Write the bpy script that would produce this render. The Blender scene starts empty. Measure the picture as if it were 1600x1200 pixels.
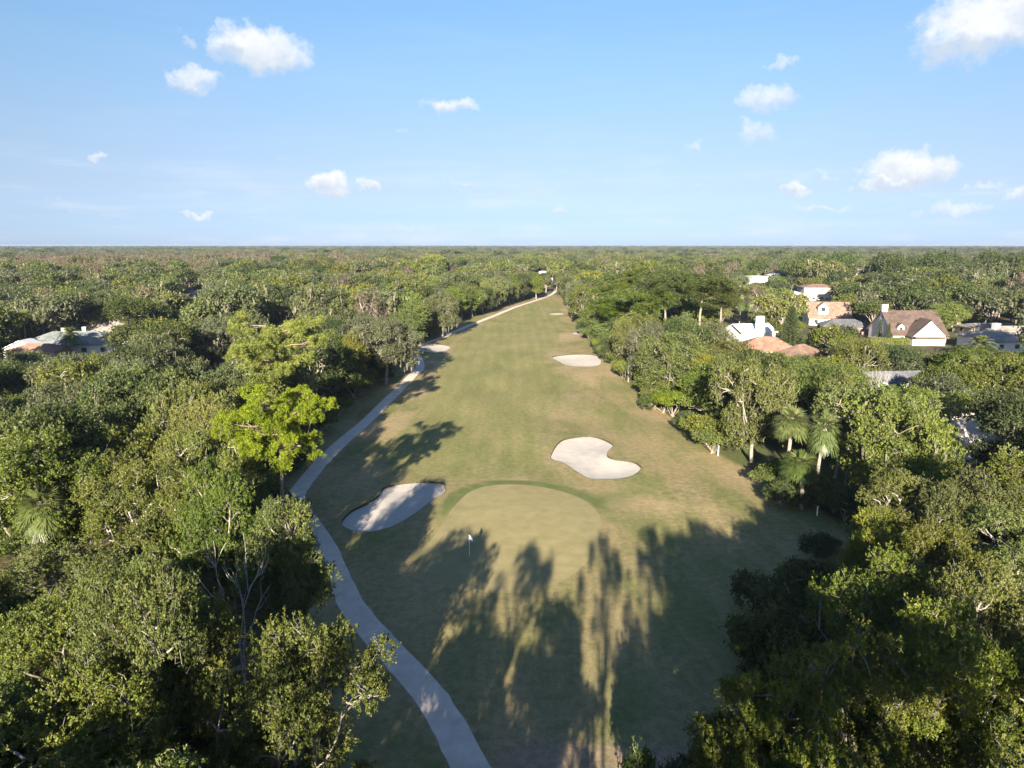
import bpy, math, random
import numpy as np
from mathutils import Vector, Matrix
from mathutils.geometry import delaunay_2d_cdt
R = math.radians
SC = bpy.context.scene
COL = SC.collection

# ------------------------------------------------------------------ camera
CH = 30.0; FPX = 1100.0; PITCH = math.atan(217/FPX)
cd = bpy.data.cameras.new('camera'); cam = bpy.data.objects.new('camera', cd); COL.objects.link(cam)
cd.sensor_width = 36; cd.lens = 36*FPX/1600; cd.clip_start = 0.5; cd.clip_end = 60000
cam.location = (0, 0, CH); cam.rotation_euler = (math.pi/2-PITCH, 0, 0)
SC.camera = cam
SP, CP = math.sin(PITCH), math.cos(PITCH)
def ray(px, py):
    x = (px-800)/FPX; u = (600-py)/FPX
    return np.array([x, CP+u*SP, -SP+u*CP])
def G(px, py, z=0.0):
    d = ray(px, py); t = (z-CH)/d[2]
    return np.array([d[0]*t, d[1]*t, z])
def proj(p):
    x, y, z = p[0], p[1], p[2]-CH
    dep = y*CP-z*SP
    up = y*SP+z*CP
    return 800+FPX*x/dep, 600-FPX*up/dep, dep

# ------------------------------------------------------------------ light
SUN_EL = 17.0; SHADOW_HEAD = 7.5          # shadows run 7.5 degrees right of straight ahead
SUN_STRENGTH = 5.0; SKY_STRENGTH = 0.055; EXPOSURE = 2.04
sl = bpy.data.lights.new('sun', 'SUN'); sl.energy = SUN_STRENGTH; sl.angle = R(0.55); sl.color = (1.0, 0.89, 0.72)
so = bpy.data.objects.new('sun', sl); COL.objects.link(so)
hd = R(SHADOW_HEAD)
sdir = Vector((math.sin(hd)*math.cos(R(SUN_EL)), math.cos(hd)*math.cos(R(SUN_EL)), -math.sin(R(SUN_EL))))
so.rotation_euler = sdir.to_track_quat('-Z', 'Y').to_euler(); so.location = (0, -60, 80)
SC.view_settings.view_transform = 'Standard'; SC.view_settings.look = 'None'
SC.view_settings.exposure = EXPOSURE; SC.view_settings.gamma = 1

# cloud list: pixel centre, half width, half height, opacity
CLOUDS = [(402,78,70,36,1),(350,72,30,20,.8),(298,124,40,20,.75),(703,166,42,15,.8),(150,246,18,9,.6),(512,289,40,20,1),(583,293,13,11,.8),
 (315,331,19,9,.75),(1545,30,85,42,1),(1500,70,58,30,.8),(1197,154,44,21,.7),(1222,98,28,9,.5),(1180,209,42,19,.5),(1418,262,58,27,1),
 (1376,289,36,12,.8),(1237,301,28,13,.85),(1292,270,34,10,.45),(1285,326,52,8,.5),(1490,328,50,12,.6),(1545,286,20,8,.5),(1086,228,20,10,.35),
 (290,61,13,9,.4),(636,201,12,8,.35),(716,290,24,8,.35),(872,331,12,9,.5),(1590,306,20,11,.6),(943,286,14,7,.35),(455,250,24,8,.25),(85,320,16,8,.35),
 (636,356,14,9,.3),(1100,290,18,8,.35),(785,362,16,7,.3),(1035,105,10,6,.2)]
w = bpy.data.worlds.new('World'); SC.world = w; w.use_nodes = True
nt = w.node_tree; nt.nodes.clear()
def nn(tree, typ, **kw):
    n = tree.nodes.new(typ)
    for k, v in kw.items():
        if k == 'inp':
            for kk, vv in v.items(): n.inputs[kk].default_value = vv
        else: setattr(n, k, v)
    return n
def mth(tree, op, a, b=None, c=None, clamp=False):
    n = tree.nodes.new('ShaderNodeMath'); n.operation = op; n.use_clamp = clamp
    for i, v in enumerate((a, b, c)):
        if v is None: continue
        if isinstance(v, (int, float)): n.inputs[i].default_value = v
        else: tree.links.new(v, n.inputs[i])
    return n.outputs[0]
sky = nn(nt, 'ShaderNodeTexSky', sky_type='NISHITA', sun_disc=False, sun_elevation=R(SUN_EL), sun_rotation=R(180+SHADOW_HEAD),
         altitude=0, air_density=1.25, dust_density=0.7, ozone_density=2.2)
tc = nn(nt, 'ShaderNodeTexCoord')
n1 = nn(nt, 'ShaderNodeTexNoise', inp={'Scale': 26.0, 'Detail': 7.0, 'Roughness': .62}); nt.links.new(tc.outputs['Generated'], n1.inputs['Vector'])
n2 = nn(nt, 'ShaderNodeTexNoise', inp={'Scale': 75.0, 'Detail': 6.0, 'Roughness': .6}); nt.links.new(tc.outputs['Generated'], n2.inputs['Vector'])
sx = nn(nt, 'ShaderNodeSeparateXYZ'); nt.links.new(tc.outputs['Generated'], sx.inputs[0])
s1 = nn(nt, 'ShaderNodeSeparateColor'); nt.links.new(n1.outputs['Color'], s1.inputs[0])
az = mth(nt, 'ARCTAN2', sx.outputs[0], sx.outputs[1]); el = mth(nt, 'ARCSINE', sx.outputs[2])
az = mth(nt, 'ADD', az, mth(nt, 'MULTIPLY', mth(nt, 'SUBTRACT', s1.outputs[0], .5), .085))
el = mth(nt, 'ADD', el, mth(nt, 'MULTIPLY', mth(nt, 'SUBTRACT', s1.outputs[1], .5), .06))
acc = None; acc2 = 0.0
for (px, py, hw, hh, op) in CLOUDS:
    d = ray(px, py); d = d/np.linalg.norm(d); a0 = math.atan2(d[0], d[1]); e0 = math.asin(d[2])
    da = mth(nt, 'DIVIDE', mth(nt, 'SUBTRACT', az, a0), hw/FPX*1.12)
    de = mth(nt, 'DIVIDE', mth(nt, 'SUBTRACT', el, e0), hh/FPX*1.12)
    r2 = mth(nt, 'MULTIPLY_ADD', da, da, mth(nt, 'MULTIPLY', de, de))
    v = mth(nt, 'MULTIPLY', mth(nt, 'SUBTRACT', 1.0, r2, clamp=True), op)
    acc = v if acc is None else mth(nt, 'MAXIMUM', acc, v)
    acc2 = mth(nt, 'MULTIPLY_ADD', mth(nt, 'MINIMUM', v, .35), de, acc2)  # lit tops, blue-grey bases: cloud shading painted into the colour by height
dens = mth(nt, 'ADD', acc, mth(nt, 'MULTIPLY', mth(nt, 'SUBTRACT', n2.outputs['Fac'], .5), .8))
dens = mth(nt, 'MULTIPLY', dens, mth(nt, 'MULTIPLY', acc, 3.0, clamp=True))
mr = nn(nt, 'ShaderNodeMapRange', interpolation_type='SMOOTHSTEP', inp={'From Min': .02, 'From Max': 1.0, 'To Max': .95}); nt.links.new(dens, mr.inputs[0])
# faint high wisps and a pale band of thin cloud low over the horizon
mp = nn(nt, 'ShaderNodeMapping'); mp.inputs['Scale'].default_value = (3, 3, 22); nt.links.new(tc.outputs['Generated'], mp.inputs[0])
n3 = nn(nt, 'ShaderNodeTexNoise', inp={'Scale': 2.2, 'Detail': 8.0, 'Roughness': .6}); nt.links.new(mp.outputs[0], n3.inputs['Vector'])
band = nn(nt, 'ShaderNodeMapRange', interpolation_type='SMOOTHSTEP', inp={'From Min': .17, 'From Max': .0, 'To Max': 1.0}); nt.links.new(sx.outputs[2], band.inputs[0])
wis = nn(nt, 'ShaderNodeMapRange', interpolation_type='SMOOTHSTEP', inp={'From Min': .46, 'From Max': .74, 'To Max': .42}); nt.links.new(n3.outputs['Fac'], wis.inputs[0])
wv = mth(nt, 'MULTIPLY', wis.outputs[0], mth(nt, 'ADD', mth(nt, 'MULTIPLY', band.outputs[0], .85), .1))
tot = mth(nt, 'MAXIMUM', mr.outputs[0], wv)
mx = nn(nt, 'ShaderNodeMix', data_type='RGBA')
SKYGAIN = nn(nt, 'ShaderNodeMix', data_type='RGBA', blend_type='MULTIPLY'); SKYGAIN.inputs[0].default_value = 1
rp = nn(nt, 'ShaderNodeValToRGB'); nt.links.new(sx.outputs[2], rp.inputs[0])
GAINS = [(0.0, (.60,.86,1.9)), (.02, (.452,.655,1.466)), (.037, (.407,.551,1.148)), (.071, (.407,.491,.829)), (.113, (.448,.502,.709)), (.153, (.48,.536,.684)), (.23, (.519,.611,.724)), (.30, (.512,.658,.791)), (.6, (.5,.66,.85))]
GAINS = [(z_, tuple(v_*f_ for v_, f_ in zip(c_, (1.07 if z_ > .05 else .98, 1.02, 1.05)))) for z_, c_ in GAINS]
while len(rp.color_ramp.elements) < len(GAINS): rp.color_ramp.elements.new(.5)
for i_, (z_, c_) in enumerate(GAINS): rp.color_ramp.elements[i_].position = z_; rp.color_ramp.elements[i_].color = (*c_, 1)
nt.links.new(rp.outputs[0], SKYGAIN.inputs[7])
nt.links.new(sky.outputs[0], SKYGAIN.inputs[6])
nt.links.new(tot, mx.inputs[0]); nt.links.new(SKYGAIN.outputs[2], mx.inputs[6]); cc = nn(nt, 'ShaderNodeMix', data_type='RGBA'); cc.inputs[6].default_value = (3.1, 3.45, 3.95, 1); cc.inputs[7].default_value = (4.55, 4.6, 4.7, 1)
nt.links.new(mth(nt, 'MULTIPLY_ADD', mth(nt, 'SUBTRACT', s1.outputs[2], .5), 1.4, mth(nt, 'MULTIPLY_ADD', acc2, 3.2, .62), clamp=True), cc.inputs[0]); nt.links.new(cc.outputs[2], mx.inputs[7])
bg = nn(nt, 'ShaderNodeBackground'); bg.inputs[1].default_value = SKY_STRENGTH
nt.links.new(mx.outputs[2], bg.inputs[0])
wo = nn(nt, 'ShaderNodeOutputWorld'); nt.links.new(bg.outputs[0], wo.inputs[0])
SC.cycles.max_bounces = 5; SC.cycles.diffuse_bounces = 3; SC.cycles.transmission_bounces = 3; SC.cycles.glossy_bounces = 2
SC.cycles.volume_bounces = 0; SC.cycles.transparent_max_bounces = 6
SC.cycles.use_denoising = True; SC.cycles.denoiser = 'OPENIMAGEDENOISE'; SC.cycles.sample_clamp_direct = 2.0; SC.cycles.sample_clamp_indirect = 1.0

# ------------------------------------------------------------------ helpers
def tag(o, label=None, cat=None, group=None, kind=None):
    if label: o['label'] = label
    if cat: o['category'] = cat
    if group: o['group'] = group
    if kind: o['kind'] = kind
    return o
def empty(name, loc, rz=0.0, sc=1.0):
    o = bpy.data.objects.new(name, None); COL.objects.link(o); o.location = loc
    o.rotation_euler = (0, 0, rz); o.scale = (sc,)*3 if isinstance(sc, (int, float)) else sc
    o.empty_display_size = 0.3
    return o
def np_mesh(name, V, F, mat, tint=None, smooth=False):
    """V (n,3); F (m,k) uniform faces or list of such arrays"""
    if not isinstance(F, list): F = [F]
    me = bpy.data.meshes.new(name)
    me.vertices.add(len(V)); me.vertices.foreach_set('co', np.ascontiguousarray(V, dtype=np.float32).ravel())
    loops = np.concatenate([f.ravel() for f in F]).astype(np.int32)
    tots = np.concatenate([np.full(len(f), f.shape[1], dtype=np.int32) for f in F])
    starts = np.concatenate([[0], np.cumsum(tots)[:-1]]).astype(np.int32)
    me.loops.add(len(loops)); me.loops.foreach_set('vertex_index', loops)
    me.polygons.add(len(tots)); me.polygons.foreach_set('loop_start', starts)
    me.polygons.foreach_set('use_smooth', np.full(len(tots), smooth))
    me.update(calc_edges=True)
    if tint is not None:
        a = me.attributes.new('tint', 'FLOAT', 'FACE'); a.data.foreach_set('value', np.asarray(tint, dtype=np.float32))
    me.materials.append(mat)
    return me
def obj(name, me, parent=None):
    o = bpy.data.objects.new(name, me); COL.objects.link(o)
    if parent: o.parent = parent
    return o
def copy_part(o, parent):
    c = o.copy(); COL.objects.link(c); c.parent = parent
    for ch in o.children: copy_part(ch, c)
    return c
class MB:
    """collects boxes, prisms and tubes into one mesh"""
    def __init__(s): s.v = []; s.f = []; s.n = 0
    def add(s, V, F):
        V = [tuple(map(float, p)) for p in V]; s.v += V; s.f += [tuple(i+s.n for i in f) for f in F]; s.n += len(V); return s
    def box(s, x0, x1, y0, y1, z0, z1):
        V = [(x, y, z) for z in (z0, z1) for (x, y) in ((x0, y0), (x1, y0), (x1, y1), (x0, y1))]
        return s.add(V, [(3,2,1,0), (4,5,6,7), (0,1,5,4), (1,2,6,5), (2,3,7,6), (3,0,4,7)])
    def cyl(s, p0, p1, r0, r1=None, n=8):
        r1 = r0 if r1 is None else r1
        p0 = Vector(p0); p1 = Vector(p1); q = (p1-p0).to_track_quat('Z', 'Y')
        V = []
        for p, r in ((p0, r0), (p1, r1)):
            for i in range(n):
                a = 2*math.pi*i/n; V.append(p+q @ Vector((r*math.cos(a), r*math.sin(a), 0)))
        F = [(i, (i+1) % n, n+(i+1) % n, n+i) for i in range(n)]+[tuple(range(n-1, -1, -1)), tuple(range(n, 2*n))]
        return s.add(V, F)
    def build(s, name, mat, parent=None, bevel=0):
        me = bpy.data.meshes.new(name); me.from_pydata(s.v, [], s.f); me.materials.append(mat); me.update()
        o = obj(name, me, parent)
        if bevel:
            m = o.modifiers.new('bevel', 'BEVEL'); m.width = bevel; m.segments = 2
        return o

# ------------------------------------------------------------------ materials
def new_mat(name):
    m = bpy.data.materials.new(name); m.use_nodes = True
    t = m.node_tree; t.nodes.clear()
    return m, t, nn(t, 'ShaderNodeOutputMaterial')
def plain(name, col, rough=.8, noise=0.0, nscale=3.0, bump=0.0, bscale=20.0, col2=None, metallic=0, spec=.3, detail=6):
    m, t, out = new_mat(name)
    b = nn(t, 'ShaderNodeBsdfPrincipled'); b.inputs['Roughness'].default_value = rough; b.inputs['Metallic'].default_value = metallic
    b.inputs['Specular IOR Level'].default_value = spec
    tcc = nn(t, 'ShaderNodeTexCoord')
    if noise or col2:
        n = nn(t, 'ShaderNodeTexNoise', inp={'Scale': nscale, 'Detail': float(detail), 'Roughness': .65}); t.links.new(tcc.outputs['Object'], n.inputs['Vector'])
        r = nn(t, 'ShaderNodeValToRGB'); t.links.new(n.outputs['Fac'], r.inputs[0])
        c2 = col2 or tuple(min(1, c*(1+noise)) for c in col); c1 = col if col2 else tuple(c*(1-noise) for c in col)
        r.color_ramp.elements[0].position = .32; r.color_ramp.elements[1].position = .68
        r.color_ramp.elements[0].color = (*c1, 1); r.color_ramp.elements[1].color = (*c2, 1)
        t.links.new(r.outputs[0], b.inputs['Base Color'])
    else: b.inputs['Base Color'].default_value = (*col, 1)
    if bump:
        n = nn(t, 'ShaderNodeTexNoise', inp={'Scale': bscale, 'Detail': 5.0}); t.links.new(tcc.outputs['Object'], n.inputs['Vector'])
        bp = nn(t, 'ShaderNodeBump', inp={'Strength': bump, 'Distance': .05}); t.links.new(n.outputs['Fac'], bp.inputs['Height']); t.links.new(bp.outputs[0], b.inputs['Normal'])
    t.links.new(b.outputs[0], out.inputs[0])
    return m
def leaf_mat(name, cols, rough=.55, trans=.3, spec=.25, hue=.035, val=.35):
    """cols: stops of a ramp read by the per-leaf 'tint'; each tree is a little different in hue and value"""
    m, t, out = new_mat(name)
    at = nn(t, 'ShaderNodeAttribute', attribute_name='tint')
    r = nn(t, 'ShaderNodeValToRGB'); t.links.new(at.outputs['Fac'], r.inputs[0])
    els = r.color_ramp.elements
    while len(els) < len(cols): els.new(.5)
    for i, c in enumerate(cols): els[i].position = i/(len(cols)-1); els[i].color = (*c, 1)
    oi = nn(t, 'ShaderNodeObjectInfo')
    h = nn(t, 'ShaderNodeHueSaturation')
    t.links.new(mth(t, 'ADD', mth(t, 'MULTIPLY', mth(t, 'SUBTRACT', oi.outputs['Random'], .5), hue*2), .5), h.inputs['Hue'])
    fr = mth(t, 'FRACT', mth(t, 'MULTIPLY', oi.outputs['Random'], 17.3))
    t.links.new(mth(t, 'ADD', mth(t, 'MULTIPLY', mth(t, 'SUBTRACT', fr, .5), val*2), 1.0), h.inputs['Value'])
    fs = mth(t, 'FRACT', mth(t, 'MULTIPLY', oi.outputs['Random'], 7.7))
    t.links.new(mth(t, 'ADD', mth(t, 'MULTIPLY', fs, .26), .87), h.inputs['Saturation'])
    t.links.new(r.outputs[0], h.inputs['Color'])
    b = nn(t, 'ShaderNodeBsdfPrincipled'); b.inputs['Roughness'].default_value = rough; b.inputs['Specular IOR Level'].default_value = spec
    t.links.new(h.outputs[0], b.inputs['Base Color'])
    tr = nn(t, 'ShaderNodeBsdfTranslucent'); t.links.new(h.outputs[0], tr.inputs[0])
    ms = nn(t, 'ShaderNodeMixShader'); ms.inputs[0].default_value = trans
    t.links.new(b.outputs[0], ms.inputs[1]); t.links.new(tr.outputs[0], ms.inputs[2]); t.links.new(ms.outputs[0], out.inputs[0])
    return m
M = {}
M['oak'] = leaf_mat('oak_leaf', [(0.066,0.080,0.019), (0.098,0.117,0.025), (0.129,0.146,0.033), (0.164,0.175,0.043)], val=.22, hue=.022)
M['laurel'] = leaf_mat('laurel_leaf', [(0.062,0.088,0.017), (0.095,0.123,0.022), (0.130,0.157,0.027), (0.170,0.187,0.038)], val=.22, hue=.022)
M['grey'] = leaf_mat('grey_oak_leaf', [(0.053,0.069,0.028), (0.081,0.098,0.039), (0.106,0.121,0.053), (0.140,0.150,0.071)], hue=.015, val=.22)
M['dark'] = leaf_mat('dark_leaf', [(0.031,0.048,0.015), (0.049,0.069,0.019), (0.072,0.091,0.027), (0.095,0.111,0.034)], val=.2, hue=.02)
M['yellow'] = leaf_mat('yellow_leaf', [(0.093,0.098,0.013), (0.140,0.139,0.018), (0.178,0.168,0.023), (0.212,0.172,0.027)], hue=.01, val=.1)
M['brown'] = leaf_mat('brown_leaf', [(.09,.07,.04), (.13,.10,.058), (.16,.12,.07), (.14,.13,.075)], hue=.015, val=.2)
M['pine'] = leaf_mat('pine_needle', [(.095,.13,.018), (.155,.195,.026), (.215,.255,.036), (.275,.31,.05)], hue=.008, val=.08, rough=.5)
M['pine_dull'] = leaf_mat('dull_pine_needle', [(0.043,0.062,0.012), (0.067,0.088,0.016), (0.090,0.113,0.020), (0.114,0.132,0.026)], hue=.018, val=.2)
M['palm'] = leaf_mat('palm_frond', [(.05,.075,.025), (.09,.125,.035), (.13,.165,.05), (.2,.2,.07)], hue=.01, val=.15, rough=.4, spec=.4)
M['dead_frond'] = leaf_mat('dead_frond', [(.22,.14,.05), (.3,.2,.08)], hue=.01, val=.1)
M['moss'] = leaf_mat('moss', [(.10,.095,.06), (.14,.132,.09), (.18,.17,.12)], hue=.01, val=.15, rough=.9, spec=.05, trans=.2)
M['bark'] = plain('bark', (.16,.135,.105), .9, col2=(.36,.32,.27), nscale=3.5, bump=.6, bscale=14)
M['bark_pale'] = plain('pale_bark', (.15,.13,.108), .9, col2=(.31,.28,.24), nscale=4.5, bump=.5, bscale=14)
M['bark_pine'] = plain('pine_bark', (.15,.11,.085), .9, col2=(.30,.25,.2), nscale=5, bump=.8, bscale=10)
M['dead_wood'] = plain('dead_wood', (.42,.38,.34), .85, col2=(.62,.58,.54), nscale=5, bump=.5, bscale=14)

M['snag_wood'] = plain('snag_wood', (.27,.245,.225), .85, col2=(.45,.42,.39), nscale=5, bump=.5, bscale=14)
# ------------------------------------------------------------------ foliage geometry (numpy)
def unit(v): return v/np.maximum(np.linalg.norm(v, axis=-1, keepdims=True), 1e-9)
def rhombs(P, D, L, W, rng, jit=.5, N=None):
    """leaf faces: centre P, long axis D (jittered), length L, width W"""
    n = len(P)
    D = unit(D+rng.normal(0, jit, (n, 3)))
    S = unit(np.cross(D, rng.normal(0, 1, (n, 3)) if N is None else N+rng.normal(0, .55, (n, 3))))
    L = L*rng.uniform(.65, 1.35, (n, 1)); W = W*rng.uniform(.65, 1.35, (n, 1))
    V = np.empty((n, 4, 3)); V[:, 0] = P-D*L/2; V[:, 1] = P+S*W/2+D*L*.08; V[:, 2] = P+D*L/2; V[:, 3] = P-S*W/2+D*L*.08
    return V.reshape(-1, 3), np.arange(4*n).reshape(-1, 4)
def tube(pts, rad, n=6):
    pts = np.asarray(pts, float); m = len(pts)
    T = np.gradient(pts, axis=0); T = unit(T)
    ref = np.array([.31, .95, .12]); A = unit(np.cross(T, ref)); B = np.cross(T, A)
    a = np.linspace(0, 2*np.pi, n, endpoint=False)
    r = np.asarray(rad, float).reshape(-1, 1, 1)
    V = pts[:, None, :]+r*(np.cos(a)[None, :, None]*A[:, None, :]+np.sin(a)[None, :, None]*B[:, None, :])
    F = []
    i = np.arange(n); j = (i+1) % n
    for k in range(m-1): F.append(np.stack([k*n+i, k*n+j, (k+1)*n+j, (k+1)*n+i], 1))
    return V.reshape(-1, 3), np.concatenate(F)
def merge(parts):
    V = []; F = []; o = 0
    for v, f in parts: V.append(v); F.append(f+o); o += len(v)
    return np.concatenate(V), np.concatenate(F)
def curve(p0, p1, rng, n=6, wob=.12, sag=0.0):
    t = np.linspace(0, 1, n)[:, None]; p0 = np.asarray(p0); p1 = np.asarray(p1); L = np.linalg.norm(p1-p0)
    P = p0+(p1-p0)*t
    w_ = np.sin(np.pi*t)*rng.normal(0, wob*L*.5, 3)+np.sin(2*np.pi*t)*rng.normal(0, wob*L*.3, 3)+rng.normal(0, wob*L*.06, (n, 3))*np.sin(np.pi*t)
    P = P+w_; P[:, 2] += sag*L*np.sin(np.pi*t[:, 0])
    return P

def broadleaf(seed, Rr, H, npuff, nsprig, nleaf, L, W, pr=(1.0, 1.9), flat=.55, mosses=0, twigs=6, lobes=5, base=.32, drop=.22, trunk_r=.27, side=.25, skirt=0):
    """returns (wood V,F), (leaf V,F,tint), (moss V,F,tint) for one broad crowned tree"""
    rng = np.random.default_rng(seed)
    # the crown is a handful of big lobes, each carrying puffs of leaves
    lob = []
    for i in range(lobes):
        a = 2*np.pi*(i+rng.uniform(-.3, .3))/max(1, lobes-1); rr = Rr*rng.uniform(.42, .66) if i else 0
        z = H*(1-flat*.42)-rng.uniform(0, drop)*H*(1 if i else 0)
        lob.append((rr*np.cos(a), rr*np.sin(a), z, Rr*rng.uniform(.38, .56)*(1.1 if i == 0 else 1)))
    for i in range(skirt):
        a = 2*np.pi*(i+rng.uniform(-.3, .3))/skirt+.5; rr = Rr*rng.uniform(.45, .62)
        lob.append((rr*np.cos(a), rr*np.sin(a), H*rng.uniform(.30, .46), Rr*rng.uniform(.34, .44)))
    lobes += skirt
    C = []; RR = []
    while len(C) < npuff:
        lx, ly, lz, lr = lob[rng.integers(lobes)]
        d = rng.normal(0, 1, 3); d /= np.linalg.norm(d)
        if d[2] < -.7: continue
        q = rng.uniform(.72, 1.0) if rng.random() > .18 else rng.uniform(.3, .7)
        p = np.array([lx+d[0]*lr*q, ly+d[1]*lr*q, lz+d[2]*lr*q*(.78)])
        r = rng.uniform(*pr)*(.75 if d[2] < 0 else 1)
        if p[2]+r > H: p[2] = H-r*rng.uniform(.9, 1.4)
        inside = sum(1 for l in lob if np.linalg.norm((p-np.array(l[:3]))*[1, 1, 1.2]) < l[3]*.62)
        if inside and rng.random() < .8: continue
        C.append(p); RR.append(r)
    C = np.array(C); RR = np.array(RR)
    kz = (H-RR.mean()*.8)/C[:, 2].max(); C[:, 2] *= kz; lob = [(a_, b_, c_*kz, d_) for a_, b_, c_, d_ in lob]
    # wood
    parts = []
    fork = np.array([rng.normal(0, .3), rng.normal(0, .3), H*base])
    tp = curve((0, 0, -.3), fork, rng, 6, .05); parts.append(tube(tp, np.linspace(trunk_r*1.35, trunk_r*.85, 6), 8))
    limbpts = []
    for (lx, ly, lz, lr) in lob:
        for k in range(2):
            e = np.array([lx, ly, lz])+rng.normal(0, lr*.3, 3); e[2] = min(e[2], H-.8)
            c = curve(fork-[0, 0, rng.uniform(0, .6)], e, rng, 8, .16, .05)
            r0 = trunk_r*rng.uniform(.4, .62); parts.append(tube(c, np.linspace(r0, r0*.25, 8), 6)); limbpts.append(c[2:])
    LP = np.concatenate(limbpts)
    for p, r in zip(C, RR):
        dd = np.linalg.norm(LP-p, axis=1)+np.where(LP[:, 2] > p[2], 1.2, 0)
        q = LP[np.argmin(dd)]
        c = curve(q, p, rng, 5, .22); rb = .035+.02*r; parts.append(tube(c, np.linspace(rb*1.4, rb*.5, 5), 4))
        for _ in range(twigs):
            d = unit(rng.normal(0, 1, 3)+[0, 0, .6]); e = p+d*r*rng.uniform(.8, 1.1)
            c = curve(p-d*r*.1, e, rng, 4, .3); parts.append(tube(c, np.linspace(.022, .008, 4), 3))
    wood = merge(parts)
    # leaves on sprigs
    n = len(C); ns = np.maximum(6, (nsprig*(RR/np.mean(RR))**2).astype(int)); idx = np.repeat(np.arange(n), ns)
    d = rng.normal(0, 1, (len(idx), 3)); d[:, 2] = np.abs(d[:, 2])*np.where(rng.random(len(idx)) < 1-side, 1, -.6)
    d = unit(d)
    shape = 1+.28*rng.normal(0, 1, (len(idx), 1))*.6
    O = C[idx]+d*RR[idx][:, None]*np.clip(rng.uniform(.5, 1.0, (len(idx), 1))*shape, .25, 1.3)*[1, 1, .82]
    sd = unit(d+rng.normal(0, .45, d.shape)+[0, 0, .35]); SL = rng.uniform(.25, .7, (len(idx), 1))*np.mean(pr)*.45
    ptint = rng.normal(.42, .17, n); stint = ptint[idx]+rng.normal(0, .1, len(idx))
    P = np.repeat(O, nleaf, 0)+np.repeat(sd*SL, nleaf, 0)*rng.uniform(0, 1, (len(idx)*nleaf, 1))
    P += rng.normal(0, L*.42, P.shape)
    tint = np.clip(np.repeat(stint, nleaf)+rng.normal(0, .13, len(P)), 0, 1)
    V, F = rhombs(P, np.repeat(sd, nleaf, 0)*.6, L, W, rng, .9, N=np.repeat(unit(d+[0, 0, .25]), nleaf, 0))
    moss = None
    if mosses:
        k = mosses; i = rng.integers(0, n, k); B = C[i]+rng.normal(0, 1, (k, 3))*RR[i][:, None]*[.6, .6, .35]
        strands = 5
        P0 = np.repeat(B, strands, 0)+rng.normal(0, .18*L/.18, (k*strands, 3)); ln = rng.uniform(.4, 1.5, (len(P0), 1))
        wd = rng.uniform(.05, .13, (len(P0), 1))*(L/.2); s = unit(np.cross([0, 0, 1.], rng.normal(0, 1, (len(P0), 3))))
        mv = np.empty((len(P0), 4, 3)); mv[:, 0] = P0-s*wd; mv[:, 1] = P0+s*wd
        mv[:, 2] = P0+s*wd*.4-[0, 0, 1]*ln+rng.normal(0, .08, P0.shape); mv[:, 3] = P0-s*wd*.4-[0, 0, 1]*ln*.8
        moss = (mv.reshape(-1, 3), np.arange(4*len(P0)).reshape(-1, 4), rng.random(len(P0)))
    return wood, (V, F, tint), moss

def pine(seed, H, Rr, npuff, nneed, L, W, base=.5, trunk_r=.26, prad=(.5, .95)):
    """tall bare stem, crooked boughs, round brushes of long needles"""
    rng = np.random.default_rng(seed); parts = []
    lean = np.array([rng.normal(0, .5), rng.normal(0, .5), 0])
    tp = np.array([lean*t**1.5+[0, 0, -.3+t*(H-.6)] for t in np.linspace(0, 1, 10)])+rng.normal(0, .07, (10, 3))
    parts.append(tube(tp, np.linspace(trunk_r*1.25, trunk_r*.3, 10), 8))
    C = []
    nb = 15
    for i in range(nb):
        t = base+(1-base)*(i/(nb-1))**.85*.97; p = np.array([np.interp(t, np.linspace(0, 1, 10), tp[:, k]) for k in range(3)])
        a = i*2.4+rng.uniform(-.5, .5); prof = math.sin(math.pi*min(1, .22+.72*(1-(t-base)/(1-base)))) 
        ln = Rr*prof*rng.uniform(.7, 1.1)+.4
        e = p+[math.cos(a)*ln, math.sin(a)*ln, ln*rng.uniform(.1, .45)]
        c = curve(p, e, rng, 6, .2); parts.append(tube(c, np.linspace(.09, .03, 6), 5))
        m = max(2, int(npuff/nb*(.5+ln/Rr)))
        for _ in range(m):
            q = c[rng.integers(2, 6)]+rng.normal(0, 1, 3)*[.8, .8, .38]*Rr*.25
            C.append(q); parts.append(tube(curve(c[rng.integers(1, 5)], q, rng, 4, .2), np.linspace(.035, .015, 4), 3))
    C = np.array(C); RR = rng.uniform(*prad, len(C)); idx = np.repeat(np.arange(len(C)), nneed)
    tf = rng.normal(0, 1, (len(idx), 3)); tf = unit(tf+[0, 0, .5])
    # needles radiate from a few tufts inside each puff
    nt_ = 12; toff = unit(rng.normal(0, 1, (len(C), nt_, 3))+[0, 0, .35])*rng.uniform(.35, .85, (len(C), nt_, 1))
    pick = rng.integers(0, nt_, len(idx)); tc_ = C[idx]+toff[idx, pick]*RR[idx][:, None]*[1, 1, .7]
    d = unit(rng.normal(0, 1, (len(idx), 3))+[0, 0, .35]); P = tc_+d*L*.55
    tint = np.clip(rng.normal(.45, .14, len(C))[idx]+rng.normal(0, .15, len(idx)), 0, 1)
    V, F = rhombs(P, d, L, W, rng, .12)
    return merge(parts), (V, F, tint), None

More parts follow.
